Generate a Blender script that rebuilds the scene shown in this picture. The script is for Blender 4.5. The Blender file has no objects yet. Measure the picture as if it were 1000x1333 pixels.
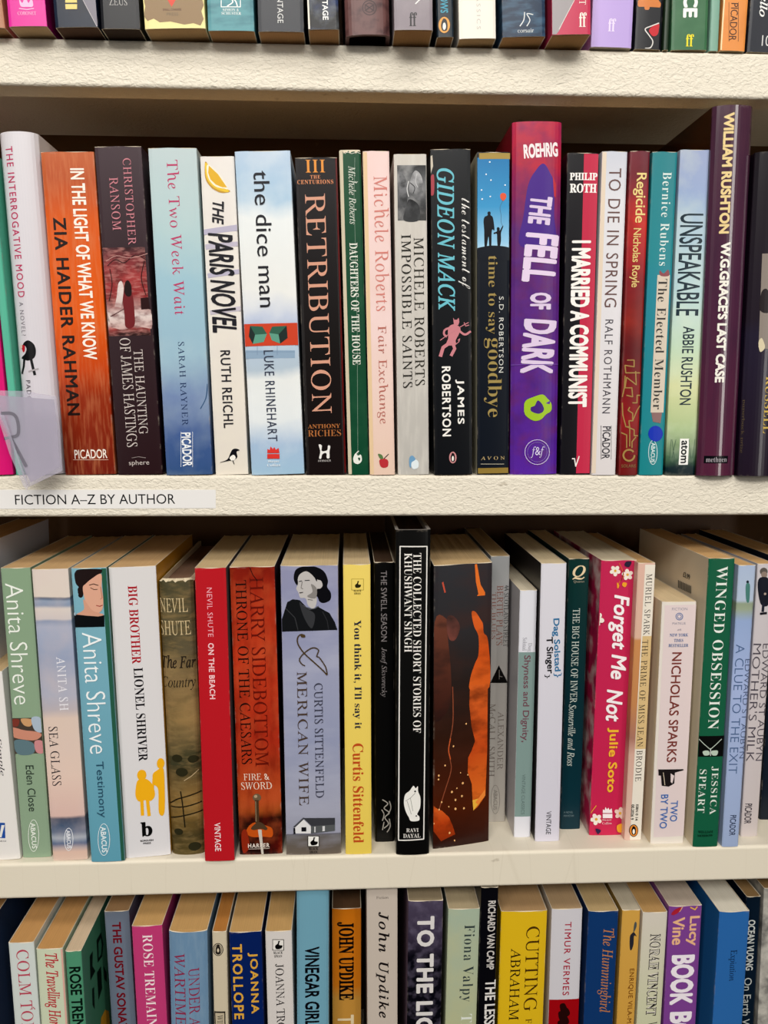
import bpy, bmesh, math
from mathutils import Vector, Matrix, Euler

C = bpy.context.scene
COL = C.collection
UP = 1.30                       # camera height above the floor (metres)

# ------------------------------------------------------------------ camera
FPX, YAW, PITCH = 1040.9, 0.0458, 0.13741
CAM = Vector((0.0, -0.511, UP))
cd = bpy.data.cameras.new('camera')
cam = bpy.data.objects.new('camera', cd)
COL.objects.link(cam)
cd.sensor_fit = 'HORIZONTAL'
cd.sensor_width = 36.0
cd.lens = 36.0 * FPX / 1000.0
cd.clip_start = 0.02
cam.location = CAM
cam.rotation_euler = (math.pi / 2 - PITCH, 0, -YAW)
C.camera = cam
CROT = Euler((math.pi / 2 - PITCH, 0, -YAW)).to_matrix()

# ------------------------------------------------------------------ world
w = bpy.data.worlds.new('shop_room')
C.world = w
w.use_nodes = True
w.node_tree.nodes['Background'].inputs[0].default_value = (1.0, 0.93, 0.84, 1)
w.node_tree.nodes['Background'].inputs[1].default_value = 0.06

# ------------------------------------------------------------------ ceiling lights of the shop, plus two added streak tubes
def ceiling_or_streak_lamp(name, loc, target, sx, sy, power, col=(1, 0.965, 0.91)):
    ld = bpy.data.lights.new(name, 'AREA')
    ld.shape = 'RECTANGLE'
    ld.size, ld.size_y = sx, sy
    ld.energy = power
    ld.color = col
    o = bpy.data.objects.new(name, ld)
    COL.objects.link(o)
    o.location = loc
    d = Vector(target) - Vector(loc)
    o.rotation_euler = d.to_track_quat('-Z', 'Y').to_euler()
    return o
ceiling_or_streak_lamp('ceiling_or_streak_lamp', (0.15, -1.0, UP + 1.25), (0, 0, UP - .1), 1.6, 0.28, 11)
ceiling_or_streak_lamp('ceiling_or_streak_lamp', (-0.2, -2.1, UP + 1.3), (0, 0, UP - .2), 2.0, 0.5, 43)
ceiling_or_streak_lamp('ceiling_or_streak_lamp', (2.6, -4.6, UP + 1.3), (0, 0, UP), 0.25, 4.0, 48)  # unseen far tube, added to lay a streak on glossy spines
ceiling_or_streak_lamp('ceiling_or_streak_lamp', (-2.9, -4.6, UP + 1.3), (0, 0, UP), 0.25, 4.0, 34)  # its opposite number, likewise added for the streaks on the other edge

C.view_settings.view_transform = 'Standard'
C.view_settings.look = 'None'
C.view_settings.exposure = 0.08
C.view_settings.gamma = 1.0
C.view_settings.use_curve_mapping = False
C.cycles.max_bounces = 6

# ------------------------------------------------------------------ colour and materials
def lin(h):
    h = h.lstrip('#')
    v = [int(h[i:i + 2], 16) / 255 for i in (0, 2, 4)]
    return tuple(((c + .055) / 1.055) ** 2.4 if c > .04045 else c / 12.92 for c in v) + (1.0,)

MATS = {}
def albedo(h):
    return tuple(max(.0015, c - .007) for c in lin(h)[:3]) + (1.0,)

def newmat(name, rough=.5, coat=0.0):
    m = bpy.data.materials.new(name)
    m.use_nodes = True
    b = m.node_tree.nodes['Principled BSDF']
    b.inputs['Roughness'].default_value = rough
    b.inputs['Coat Weight'].default_value = coat
    b.inputs['Specular IOR Level'].default_value = .22
    b.inputs['Coat Roughness'].default_value = .12
    return m, m.node_tree, b

def ink(h, rough=.5):
    k = ('ink', h, rough)
    if k not in MATS:
        m, nt, b = newmat('ink_' + h.strip('#'), rough)
        b.inputs['Base Color'].default_value = albedo(h)
        MATS[k] = m
    return MATS[k]

def ramp(nt, stops, const=False):
    r = nt.nodes.new('ShaderNodeValToRGB')
    r.color_ramp.interpolation = 'CONSTANT' if const else 'LINEAR'
    e = r.color_ramp.elements
    stops = sorted(stops)
    while len(e) < len(stops):
        e.new(.5)
    for el, (p, c) in zip(e, stops):
        el.position = p
    for el, (p, c) in zip(e, stops):
        el.color = albedo(c)
    return r

def coverstock(spec, rough=.42, coat=.0):
    """spec: '#hex' | dict(g=[(t from top, hex)...], n=(hex, amount, scale, stretch))"""
    if isinstance(spec, str):
        spec = dict(g=[(0, spec)])
    k = ('cover', repr(spec), rough, coat)
    if k in MATS:
        return MATS[k]
    m, nt, b = newmat('cover_stock', rough, coat)
    L = nt.links.new
    tc = nt.nodes.new('ShaderNodeTexCoord')
    g = spec['g']
    no = nt.nodes.new('ShaderNodeTexNoise')
    no.inputs['Scale'].default_value = spec.get('ws', 40)
    no.inputs['Detail'].default_value = 4
    L(tc.outputs['Object'], no.inputs['Vector'])
    if len(g) > 1:
        sp = nt.nodes.new('ShaderNodeSeparateXYZ')
        L(tc.outputs['Generated'], sp.inputs[0])
        ad = nt.nodes.new('ShaderNodeMath'); ad.operation = 'MULTIPLY_ADD'
        L(no.outputs[0], ad.inputs[0])
        wv = spec.get('w', .0)
        ad.inputs[1].default_value = wv
        sb = nt.nodes.new('ShaderNodeMath'); sb.operation = 'SUBTRACT'
        sb.inputs[0].default_value = 1.0 - wv / 2
        L(sp.outputs[2], sb.inputs[1])
        L(sb.outputs[0], ad.inputs[2])
        r = ramp(nt, g, spec.get('c', False))
        L(ad.outputs[0], r.inputs[0])
        out = r.outputs[0]
    else:
        rgb = nt.nodes.new('ShaderNodeRGB')
        rgb.outputs[0].default_value = albedo(g[0][1])
        out = rgb.outputs[0]
    ns = spec.get('n')
    for one in ([ns] if isinstance(ns, tuple) else (ns or [])):
        h2, amt, sc, st = one
        mp = nt.nodes.new('ShaderNodeMapping')
        mp.inputs['Scale'].default_value = (st if st >= 1 else 1, 1, 1 if st >= 1 else 1 / st)
        L(tc.outputs['Object'], mp.inputs[0])
        n2 = nt.nodes.new('ShaderNodeTexNoise')
        n2.inputs['Scale'].default_value = sc
        n2.inputs['Detail'].default_value = 5
        L(mp.outputs[0], n2.inputs['Vector'])
        mr = nt.nodes.new('ShaderNodeMapRange')
        mr.inputs[1].default_value = .45; mr.inputs[2].default_value = .68
        mr.inputs[3].default_value = 0; mr.inputs[4].default_value = amt
        L(n2.outputs[0], mr.inputs[0])
        mx = nt.nodes.new('ShaderNodeMix'); mx.data_type = 'RGBA'
        L(mr.outputs[0], mx.inputs[0]); L(out, mx.inputs[6])
        mx.inputs[7].default_value = albedo(h2)
        out = mx.outputs[2]
    if spec.get('rub', True):
        sx = nt.nodes.new('ShaderNodeSeparateXYZ'); L(tc.outputs['Generated'], sx.inputs[0])
        def edge(sock, lo, hi):
            a1 = nt.nodes.new('ShaderNodeMath'); a1.operation = 'SUBTRACT'; L(sock, a1.inputs[0]); a1.inputs[1].default_value = .5
            a2 = nt.nodes.new('ShaderNodeMath'); a2.operation = 'ABSOLUTE'; L(a1.outputs[0], a2.inputs[0])
            a3 = nt.nodes.new('ShaderNodeMapRange'); a3.inputs[1].default_value = lo; a3.inputs[2].default_value = hi
            L(a2.outputs[0], a3.inputs[0]); return a3.outputs[0]
        mxm = nt.nodes.new('ShaderNodeMath'); mxm.operation = 'MAXIMUM'
        L(edge(sx.outputs[0], .468, .498), mxm.inputs[0]); L(edge(sx.outputs[2], .4925, .4995), mxm.inputs[1])
        nr = nt.nodes.new('ShaderNodeTexNoise'); nr.inputs['Scale'].default_value = 75; nr.inputs['Detail'].default_value = 7; nr.inputs['Roughness'].default_value = .7
        L(tc.outputs['Object'], nr.inputs['Vector'])
        rr_ = nt.nodes.new('ShaderNodeMapRange'); rr_.inputs[1].default_value = .52; rr_.inputs[2].default_value = .68; rr_.inputs[4].default_value = .5
        L(nr.outputs[0], rr_.inputs[0])
        mm = nt.nodes.new('ShaderNodeMath'); mm.operation = 'MULTIPLY'; L(mxm.outputs[0], mm.inputs[0]); L(rr_.outputs[0], mm.inputs[1])
        near = nt.nodes.new('ShaderNodeMapRange'); near.inputs[1].default_value = .008; near.inputs[2].default_value = .022
        near.inputs[3].default_value = 1; near.inputs[4].default_value = 0
        L(sx.outputs[1], near.inputs[0])
        m3 = nt.nodes.new('ShaderNodeMath'); m3.operation = 'MULTIPLY'; L(mm.outputs[0], m3.inputs[0]); L(near.outputs[0], m3.inputs[1]); mm = m3
        mr_ = nt.nodes.new('ShaderNodeMix'); mr_.data_type = 'RGBA'
        L(mm.outputs[0], mr_.inputs[0]); L(out, mr_.inputs[6]); mr_.inputs[7].default_value = lin('#b9ad9c')
        out = mr_.outputs[2]
    L(out, b.inputs['Base Color'])
    bm_ = nt.nodes.new('ShaderNodeBump')
    bm_.inputs['Strength'].default_value = .06
    bm_.inputs['Distance'].default_value = .0004
    L(no.outputs[0], bm_.inputs['Height'])
    L(bm_.outputs[0], b.inputs['Normal'])
    MATS[k] = m
    return m

def paper(h):
    k = ('paper', h)
    if k in MATS:
        return MATS[k]
    m, nt, b = newmat('page_edges', .85)
    L = nt.links.new
    tc = nt.nodes.new('ShaderNodeTexCoord')
    mp = nt.nodes.new('ShaderNodeMapping'); mp.inputs['Scale'].default_value = (2600, 9, 9)
    L(tc.outputs['Object'], mp.inputs[0])
    n = nt.nodes.new('ShaderNodeTexNoise'); n.inputs['Scale'].default_value = 1.0; n.inputs['Detail'].default_value = 2
    L(mp.outputs[0], n.inputs['Vector'])
    n3 = nt.nodes.new('ShaderNodeTexNoise'); n3.inputs['Scale'].default_value = 60
    L(tc.outputs['Object'], n3.inputs['Vector'])
    c = lin(h)
    mx = nt.nodes.new('ShaderNodeMix'); mx.data_type = 'RGBA'
    mx.inputs[6].default_value = tuple(v * .74 for v in c[:3]) + (1,)
    mx.inputs[7].default_value = tuple(min(1, v * 1.12) for v in c[:3]) + (1,)
    mul = nt.nodes.new('ShaderNodeMath'); mul.operation = 'MULTIPLY_ADD'
    L(n.outputs[0], mul.inputs[0]); mul.inputs[1].default_value = .8
    s2 = nt.nodes.new('ShaderNodeMath'); s2.operation = 'MULTIPLY'; s2.inputs[1].default_value = .35
    L(n3.outputs[0], s2.inputs[0]); L(s2.outputs[0], mul.inputs[2])
    L(mul.outputs[0], mx.inputs[0]); L(mx.outputs[2], b.inputs['Base Color'])
    bp = nt.nodes.new('ShaderNodeBump'); bp.inputs['Strength'].default_value = .3; bp.inputs['Distance'].default_value = .0003
    L(n.outputs[0], bp.inputs['Height']); L(bp.outputs[0], b.inputs['Normal'])
    MATS[k] = m
    return m

def powder_coat(name, base, strength, scale, cracks=False):
    m, nt, b = newmat(name, .42)
    L = nt.links.new
    tc = nt.nodes.new('ShaderNodeTexCoord')
    mp = nt.nodes.new('ShaderNodeMapping'); mp.inputs['Scale'].default_value = (1, 1, 1.6)
    L(tc.outputs['Object'], mp.inputs[0])
    n = nt.nodes.new('ShaderNodeTexNoise')
    n.inputs['Scale'].default_value = scale; n.inputs['Detail'].default_value = 3; n.inputs['Roughness'].default_value = .45
    n.inputs['Distortion'].default_value = .8
    L(mp.outputs[0], n.inputs['Vector'])
    bp = nt.nodes.new('ShaderNodeBump'); bp.inputs['Strength'].default_value = strength; bp.inputs['Distance'].default_value = .0009
    L(n.outputs[0], bp.inputs['Height']); L(bp.outputs[0], b.inputs['Normal'])
    # sparse scuffs and chips in the paint
    n2 = nt.nodes.new('ShaderNodeTexNoise'); n2.inputs['Scale'].default_value = 55; n2.inputs['Detail'].default_value = 6
    L(tc.outputs['Object'], n2.inputs['Vector'])
    mr = nt.nodes.new('ShaderNodeMapRange'); mr.inputs[1].default_value = .70; mr.inputs[2].default_value = .76; mr.inputs[4].default_value = .5
    L(n2.outputs[0], mr.inputs[0])
    mx = nt.nodes.new('ShaderNodeMix'); mx.data_type = 'RGBA'
    mx.inputs[6].default_value = lin(base); mx.inputs[7].default_value = lin('#8f7f68')
    L(mr.outputs[0], mx.inputs[0])
    out = mx.outputs[2]
    if cracks:
        mp2 = nt.nodes.new('ShaderNodeMapping'); mp2.inputs['Scale'].default_value = (30, 1, 2.0)
        L(tc.outputs['Object'], mp2.inputs[0])
        v = nt.nodes.new('ShaderNodeTexVoronoi'); v.feature = 'DISTANCE_TO_EDGE'; v.inputs['Scale'].default_value = 1.0
        L(mp2.outputs[0], v.inputs['Vector'])
        mr2 = nt.nodes.new('ShaderNodeMapRange'); mr2.inputs[1].default_value = 0; mr2.inputs[2].default_value = .006; mr2.inputs[3].default_value = .1; mr2.inputs[4].default_value = 0
        L(v.outputs[0], mr2.inputs[0])
        m2 = nt.nodes.new('ShaderNodeMix'); m2.data_type = 'RGBA'
        L(mr2.outputs[0], m2.inputs[0]); L(out, m2.inputs[6]); m2.inputs[7].default_value = lin('#a89878')
        out = m2.outputs[2]
    L(out, b.inputs['Base Color'])
    return m

# ------------------------------------------------------------------ pixel rays (photograph frame 1000 x 1333)
def ray(px, py):
    d = Vector(((px - 500) / FPX, -(py - 666.5) / FPX, -1.0))
    return CROT @ d
def on_Y(px, py, Y):
    d = ray(px, py)
    return CAM + d * ((Y - CAM.y) / d.y)
def on_Z(px, py, z):
    d = ray(px, py)
    return CAM + d * ((z - CAM.z) / d.z)

def build(name, verts, faces, mats, parent=None, fm=None, smooth=False):
    me = bpy.data.meshes.new(name)
    me.from_pydata([tuple(v) for v in verts], [], faces)
    for m in (mats if isinstance(mats, (list, tuple)) else [mats]):
        me.materials.append(m)
    if fm:
        me.polygons.foreach_set('material_index', fm)
    if smooth:
        me.polygons.foreach_set('use_smooth', [True] * len(me.polygons))
    me.update()
    o = bpy.data.objects.new(name, me)
    COL.objects.link(o)
    o.parent = parent
    return o

# ------------------------------------------------------------------ shelves
FRONT = [((0, 47.8), (1000, 69.0)), ((0, 618.8), (1000, 618.6)), ((0, 1125.0), (1000, 1101.0))]
SH = []
for (a, b) in FRONT:
    pa, pb = on_Y(a[0], a[1], 0), on_Y(b[0], b[1], 0)
    s = (pb.z - pa.z) / (pb.x - pa.x)
    SH.append((pa.z - s * pa.x, s))
SH.append((SH[2][0] - .2595, SH[2][1]))
def shelf_z(i, x):
    return SH[i][0] + SH[i][1] * x
FLOOR = 0.0
SX0, SX1, SD = -.335, .42, .172

def lip_profile(F, ret=.018, r=.0022, t=.0012):
    pts = [(SD, 0)]
    for k in range(7):
        a = math.pi / 2 * k / 6
        pts.append((r - r * math.sin(a), -r + r * math.cos(a)))
    for k in range(7):
        a = math.pi / 2 * k / 6
        pts.append((r - r * math.cos(a), -F + r - r * math.sin(a)))
    pts += [(ret, -F), (ret, -F + t), (r, -F + t), (t, -F + r), (t, -r), (r, -t), (SD, -t)]
    return pts

def extrude_profile(prof, x0, x1, cut=1):
    n = len(prof)
    vs, fs = [], []
    for x in (x0, x1):
        vs += [(x, y, z) for (y, z) in prof]
    for i in range(n):
        j = (i + 1) % n
        fs.append((i, j, n + j, n + i))
    fs.append(tuple(range(n))[::-1]); fs.append(tuple(range(n, 2 * n)))
    return vs, fs

def tag(o, label, cat, group=None):
    o['label'] = label; o['category'] = cat
    if group:
        o['group'] = group
    return o

case = bpy.data.objects.new('bookcase', None)
COL.objects.link(case)
case.location = (0, 0, FLOOR)
tag(case, 'cream painted metal bookcase with four open shelves packed with books', 'bookcase')
coarse = powder_coat('textured_cream_paint', '#e4dccb', 1.0, 330)
fine = powder_coat('smooth_cream_paint', '#e2d9c6', .06, 300, True)
dark = powder_coat('shade_brown_back', '#5c3f24', .1, 200)  # the shade behind the books is put into this panel's brown
LIPS = [.0265, .0265, .0258, .0265]
for i in range(4):
    vs, fs = extrude_profile(lip_profile(LIPS[i]), SX0, SX1)
    o = build('shelf', vs, fs, coarse if i < 2 else fine, case)
    o.location = (0, 0, shelf_z(i, 0) - FLOOR)
    o.rotation_euler = (0, -math.atan(SH[i][1]), 0)
for x in (SX0 - .002, SX1 + .0005):
    X0, X1, Y0, Y1, Za, Zb = x - .012 if x < 0 else x + .002, x if x < 0 else x + .014, .002, SD + .01, 0, UP + .60
    v = [(a, b, c) for a in (X0, X1) for b in (Y0, Y1) for c in (Za, Zb)]
    f = [(0, 1, 3, 2), (4, 6, 7, 5), (0, 4, 5, 1), (2, 3, 7, 6), (0, 2, 6, 4), (1, 5, 7, 3)]
    build('upright', v, f, fine, case)
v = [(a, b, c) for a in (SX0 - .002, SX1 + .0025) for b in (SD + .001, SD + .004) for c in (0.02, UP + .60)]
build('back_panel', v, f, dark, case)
flo = build('floor', [(-1.5, -2.5, 0), (1.5, -2.5, 0), (1.5, .5, 0), (-1.5, .5, 0)], [(0, 1, 2, 3)], coverstock(dict(g=[(0, '#2e2924')], n=('#211d1a', .6, 8, 1)), .95))
flo['kind'] = 'structure'

# ------------------------------------------------------------------ lettering
def conv(s, up, lo, dg=None, sub={}):
    r = ''
    for ch in s:
        if ch in sub: r += sub[ch]
        elif 'A' <= ch <= 'Z': r += chr(up + ord(ch) - 65)
        elif 'a' <= ch <= 'z': r += chr(lo + ord(ch) - 97)
        elif dg and '0' <= ch <= '9': r += chr(dg + ord(ch) - 48)
        else: r += ch
    return r
def styled(s, st):
    """text, outline offset, shear, weight (extra stroke width, laid down as shifted strikes)"""
    if st == 'sans': return s, 0, 0, 0
    if st == 'sansl': return s, -.010, 0, 0
    if st == 'sansm': return s, 0, 0, .012
    if st == 'sansb': return s, 0, 0, .026
    if st == 'black': return s, 0, 0, .046
    if st == 'sansbi': return s, 0, .22, .024
    if st in ('serifb', 'serifx', 'serifm'):
        return conv(s, 0x1d400, 0x1d41a, 0x1d7ce), -.009 if st == 'serifm' else 0, 0, .02 if st == 'serifx' else 0
    if st in ('serif', 'serifi', 'serifbi'):
        return conv(s, 0x1d434, 0x1d44e, None, {'h': '\u210e'}), 0, -.29 if st == 'serif' else 0, .018 if st == 'serifbi' else 0
    if st == 'script': return conv(s, 0x1d4d0, 0x1d4ea), -.008, 0, 0
    return s, 0, 0, 0

def embolden(vs, fs, d):
    vs = [(x, y, 0) for x, y in vs]
    if not d:
        return vs, fs
    n = 4 if d < .02 else 8
    V, F = list(vs), list(fs)
    for k in range(n):
        a = 2 * math.pi * (k + .5) / n
        o = len(V)
        V += [(x + d * math.cos(a), y + d * math.sin(a), k + 1) for x, y, _ in vs]
        F += [tuple(i + o for i in f) for f in fs]
    return V, F

TC = {}
def typeset(wanted):
    """set all lettering of one style in one go, a line per string, and sort the outlines by line"""
    by = {}
    for s, st, sp in wanted:
        by.setdefault((st, sp), set()).add(s)
    for (st, sp), ss in by.items():
        ss = sorted(ss)
        off, sh, wt = styled('A', st)[1:]
        cu = bpy.data.curves.new('lettering', 'FONT')
        cu.body = chr(10).join(styled(s, st)[0] for s in ss)
        cu.size = 1; cu.offset = off; cu.shear = sh
        cu.resolution_u = 3; cu.space_line = 3
        cu.space_character = sp
        o = bpy.data.objects.new('lettering', cu)
        me = bpy.data.meshes.new_from_object(o)
        co = [(v.co.x, v.co.y) for v in me.vertices]
        ys = 3.0
        rows = [[] for _ in ss]; idx = {}
        for i, (x, y) in enumerate(co):
            k = int((-y + 1.8) // ys)
            idx[i] = (k, len(rows[k])); rows[k].append((x, y))
        fcs = [[] for _ in ss]
        for p in me.polygons:
            k = idx[p.vertices[0]][0]
            fcs[k].append(tuple(idx[q][1] for q in p.vertices))
        for k, s in enumerate(ss):
            vs, fcs[k] = embolden(rows[k], fcs[k], wt)
            x0 = min(v[0] for v in vs); x1 = max(v[0] for v in vs)
            y0 = min(v[1] for v in vs); y1 = max(v[1] for v in vs)
            TC[(s, st, sp)] = ([((x - x0) / (x1 - x0), (y - y0) / (y1 - y0), q) for x, y, q in vs], fcs[k])
        bpy.data.objects.remove(o); bpy.data.meshes.remove(me); bpy.data.curves.remove(cu)

def glyphs(s, st, sp):
    """lettering outline as (verts2d normalised to 0..1, faces)"""
    if (s, st, sp) not in TC:
        typeset([(s, st, sp)])
    return TC[(s, st, sp)]

# art items ---------------------------------------------------------
def T(x0, x1, y0, y1, s, st, col, name='title', sp=1, rot=0, face='S'):
    return ('T', name, col, (x0, x1, y0, y1, s, st, sp, rot), face)
def H(x0, x1, y0, y1, s, st, col, name='title', sp=1, rot=0, face='S'):
    return ('H', name, col, (x0, x1, y0, y1, s, st, sp, rot), face)
def P(col, pts, name='cover_picture', face='S'):
    return ('P', name, col, [pts], face)
def spline(pts, n=5, closed=True):
    out = []; N = len(pts)
    rng = range(N) if closed else range(N - 1)
    for i in rng:
        g = (lambda k: pts[k % N]) if closed else (lambda k: pts[max(0, min(N - 1, k))])
        p0, p1, p2, p3 = g(i - 1), g(i), g(i + 1), g(i + 2)
        for k in range(n):
            t = k / n
            out.append(tuple(.5 * (2 * p1[j] + (p2[j] - p0[j]) * t + (2 * p0[j] - 5 * p1[j] + 4 * p2[j] - p3[j]) * t * t
                                   + (3 * p1[j] - p0[j] - 3 * p2[j] + p3[j]) * t ** 3) for j in (0, 1)))
    if not closed:
        out.append(pts[-1])
    return out
def S(col, pts, name='cover_picture', face='S'):
    return ('P', name, col, [spline(pts)], face)
def ell(cx, cy, rx, ry, rot=0, n=20):
    c, s = math.cos(math.radians(rot)), math.sin(math.radians(rot))
    return [(cx + rx * math.cos(a) * c - ry * math.sin(a) * s, cy + rx * math.cos(a) * s + ry * math.sin(a) * c)
            for a in [2 * math.pi * k / n for k in range(n)]]
def E(col, cx, cy, rx, ry, rot=0, name='cover_picture', face='S'):
    return ('P', name, col, [ell(cx, cy, rx, ry, rot)], face)
def strokes(w, pts):
    q = []
    for a, b in zip(pts, pts[1:]):
        dx, dy = b[0] - a[0], b[1] - a[1]
        l = math.hypot(dx, dy) or 1
        nx, ny = -dy / l * w / 2, dx / l * w / 2
        ex, ey = dx / l * w * .18, dy / l * w * .18
        q.append([(a[0] + nx - ex, a[1] + ny - ey), (b[0] + nx + ex, b[1] + ny + ey), (b[0] - nx + ex, b[1] - ny + ey), (a[0] - nx - ex, a[1] - ny - ey)])
    return q
def Ln(col, w, pts, name='cover_picture', face='S', sm=False):
    return ('P', name, col, strokes(w, spline(pts, 4, False) if sm else pts), face)
def O(col, cx, cy, rx, ry, w, name='publisher_mark', face='S', rot=0):
    a = ell(cx, cy, rx, ry, rot, 24)
    b = ell(cx, cy, rx - w, ry - w, rot, 24)
    return ('P', name, col, [[a[i], a[(i + 1) % 24], b[(i + 1) % 24], b[i]] for i in range(24)], face)
def Bd(col, y0, y1, u0=0.0, u1=1.0, name='cover_picture'):
    return ('B', name, col, (y0, y1, u0, u1), 'S')
def Z(ox, oy, s, pts):
    return [(ox + x / s, oy + y / s) for x, y in pts]
def penguin(cx, cy, rx, ry, bg='#e08a2a', face='S'):
    return [E('#1c1a1a', cx, cy, rx, ry, 0, 'publisher_mark'), E(bg, cx, cy, rx * .86, ry * .88, 0, 'publisher_mark'),
            S('#15161a', [(cx - rx * .1, cy - ry * .7), (cx + rx * .3, cy - ry * .55), (cx + rx * .5, cy), (cx + rx * .35, cy + ry * .6), (cx - rx * .3, cy + ry * .6), (cx - rx * .5, cy), (cx - rx * .3, cy - ry * .5)], 'publisher_mark'),
            E('#f0ece2', cx, cy + ry * .15, rx * .25, ry * .4, 0, 'publisher_mark')]
def oval(cx, cy, rx, ry, col, s='ABACUS'):
    return [O(col, cx, cy, rx, ry, .8), T(cx - rx * .45, cx + rx * .45, cy - ry * .8, cy + ry * .8, s, 'sansb', col, 'publisher_mark')]
def swan(x0, y0, x1, y1, bg='#f2f0ea', fg='#161616'):
    w_, h_ = x1 - x0, y1 - y0
    q = lambda u, v: (x0 + w_ * u, y0 + h_ * v)
    return [P(fg, [q(-.06, -.06), q(1.06, -.06), q(1.06, 1.06), q(-.06, 1.06)], 'publisher_mark'), P(bg, [q(0, 0), q(1, 0), q(1, 1), q(0, 1)], 'publisher_mark'),
            S(fg, [q(.3, .9), q(.2, .6), q(.45, .35), q(.5, .12), q(.68, .1), q(.6, .3), q(.62, .5), q(.9, .55), q(.85, .8), q(.6, .92)], 'publisher_mark'),
            H(x0 + w_ * .05, x1 - w_ * .05, y1 + h_ * .14, y1 + h_ * .4, 'BLACK', 'serifb', fg, 'publisher_mark'),
            H(x0 + w_ * .12, x1 - w_ * .12, y1 + h_ * .5, y1 + h_ * .75, 'SWAN', 'serifb', fg, 'publisher_mark')]
def flames(x0, y0, x1, y1, col):
    w_, h_ = x1 - x0, y1 - y0
    q = lambda u, v: (x0 + w_ * u, y0 + h_ * v)
    return [P(col, [q(0, 1), q(0, .62), q(1, .62), q(1, 1)], 'publisher_mark'),
            P(col, [q(0, .54), q(.02, .2), q(.2, .3), q(.28, 0), q(.45, .22), q(.58, .05), q(.7, .28), q(.92, .12), q(1, .54)], 'publisher_mark')]
def box_text(x0, x1, y0, y1, s, st, col, sp=1):
    return [P(col, p, 'publisher_mark') for p in
            ([(x0 - 1.6, y0 - 1), (x0 - 1.1, y0 - 1), (x0 - 1.1, y1 + 1), (x0 - 1.6, y1 + 1)], [(x1 + 1.1, y0 - 1), (x1 + 1.6, y0 - 1), (x1 + 1.6, y1 + 1), (x1 + 1.1, y1 + 1)])] + [T(x0, x1, y0, y1, s, st, col, 'publisher_mark', sp)]

GROUPS = ['books on the highest shelf', 'books on the second shelf', 'books on the third shelf', 'books on the bottom shelf']
PAGES = '#cfa978'

QUEUE = []
def book(*a, **k):
    QUEUE.append((a, k))
def make_books():
    wanted = []
    for a, k in QUEUE:
        for it in (a[4] if len(a) > 4 else k.get('items', ())):
            if it[0] in 'TH': wanted.append((it[3][4], it[3][5], it[3][6]))
    typeset(wanted)
    for a, k in QUEUE:
        make_book(*a, **k)

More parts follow.
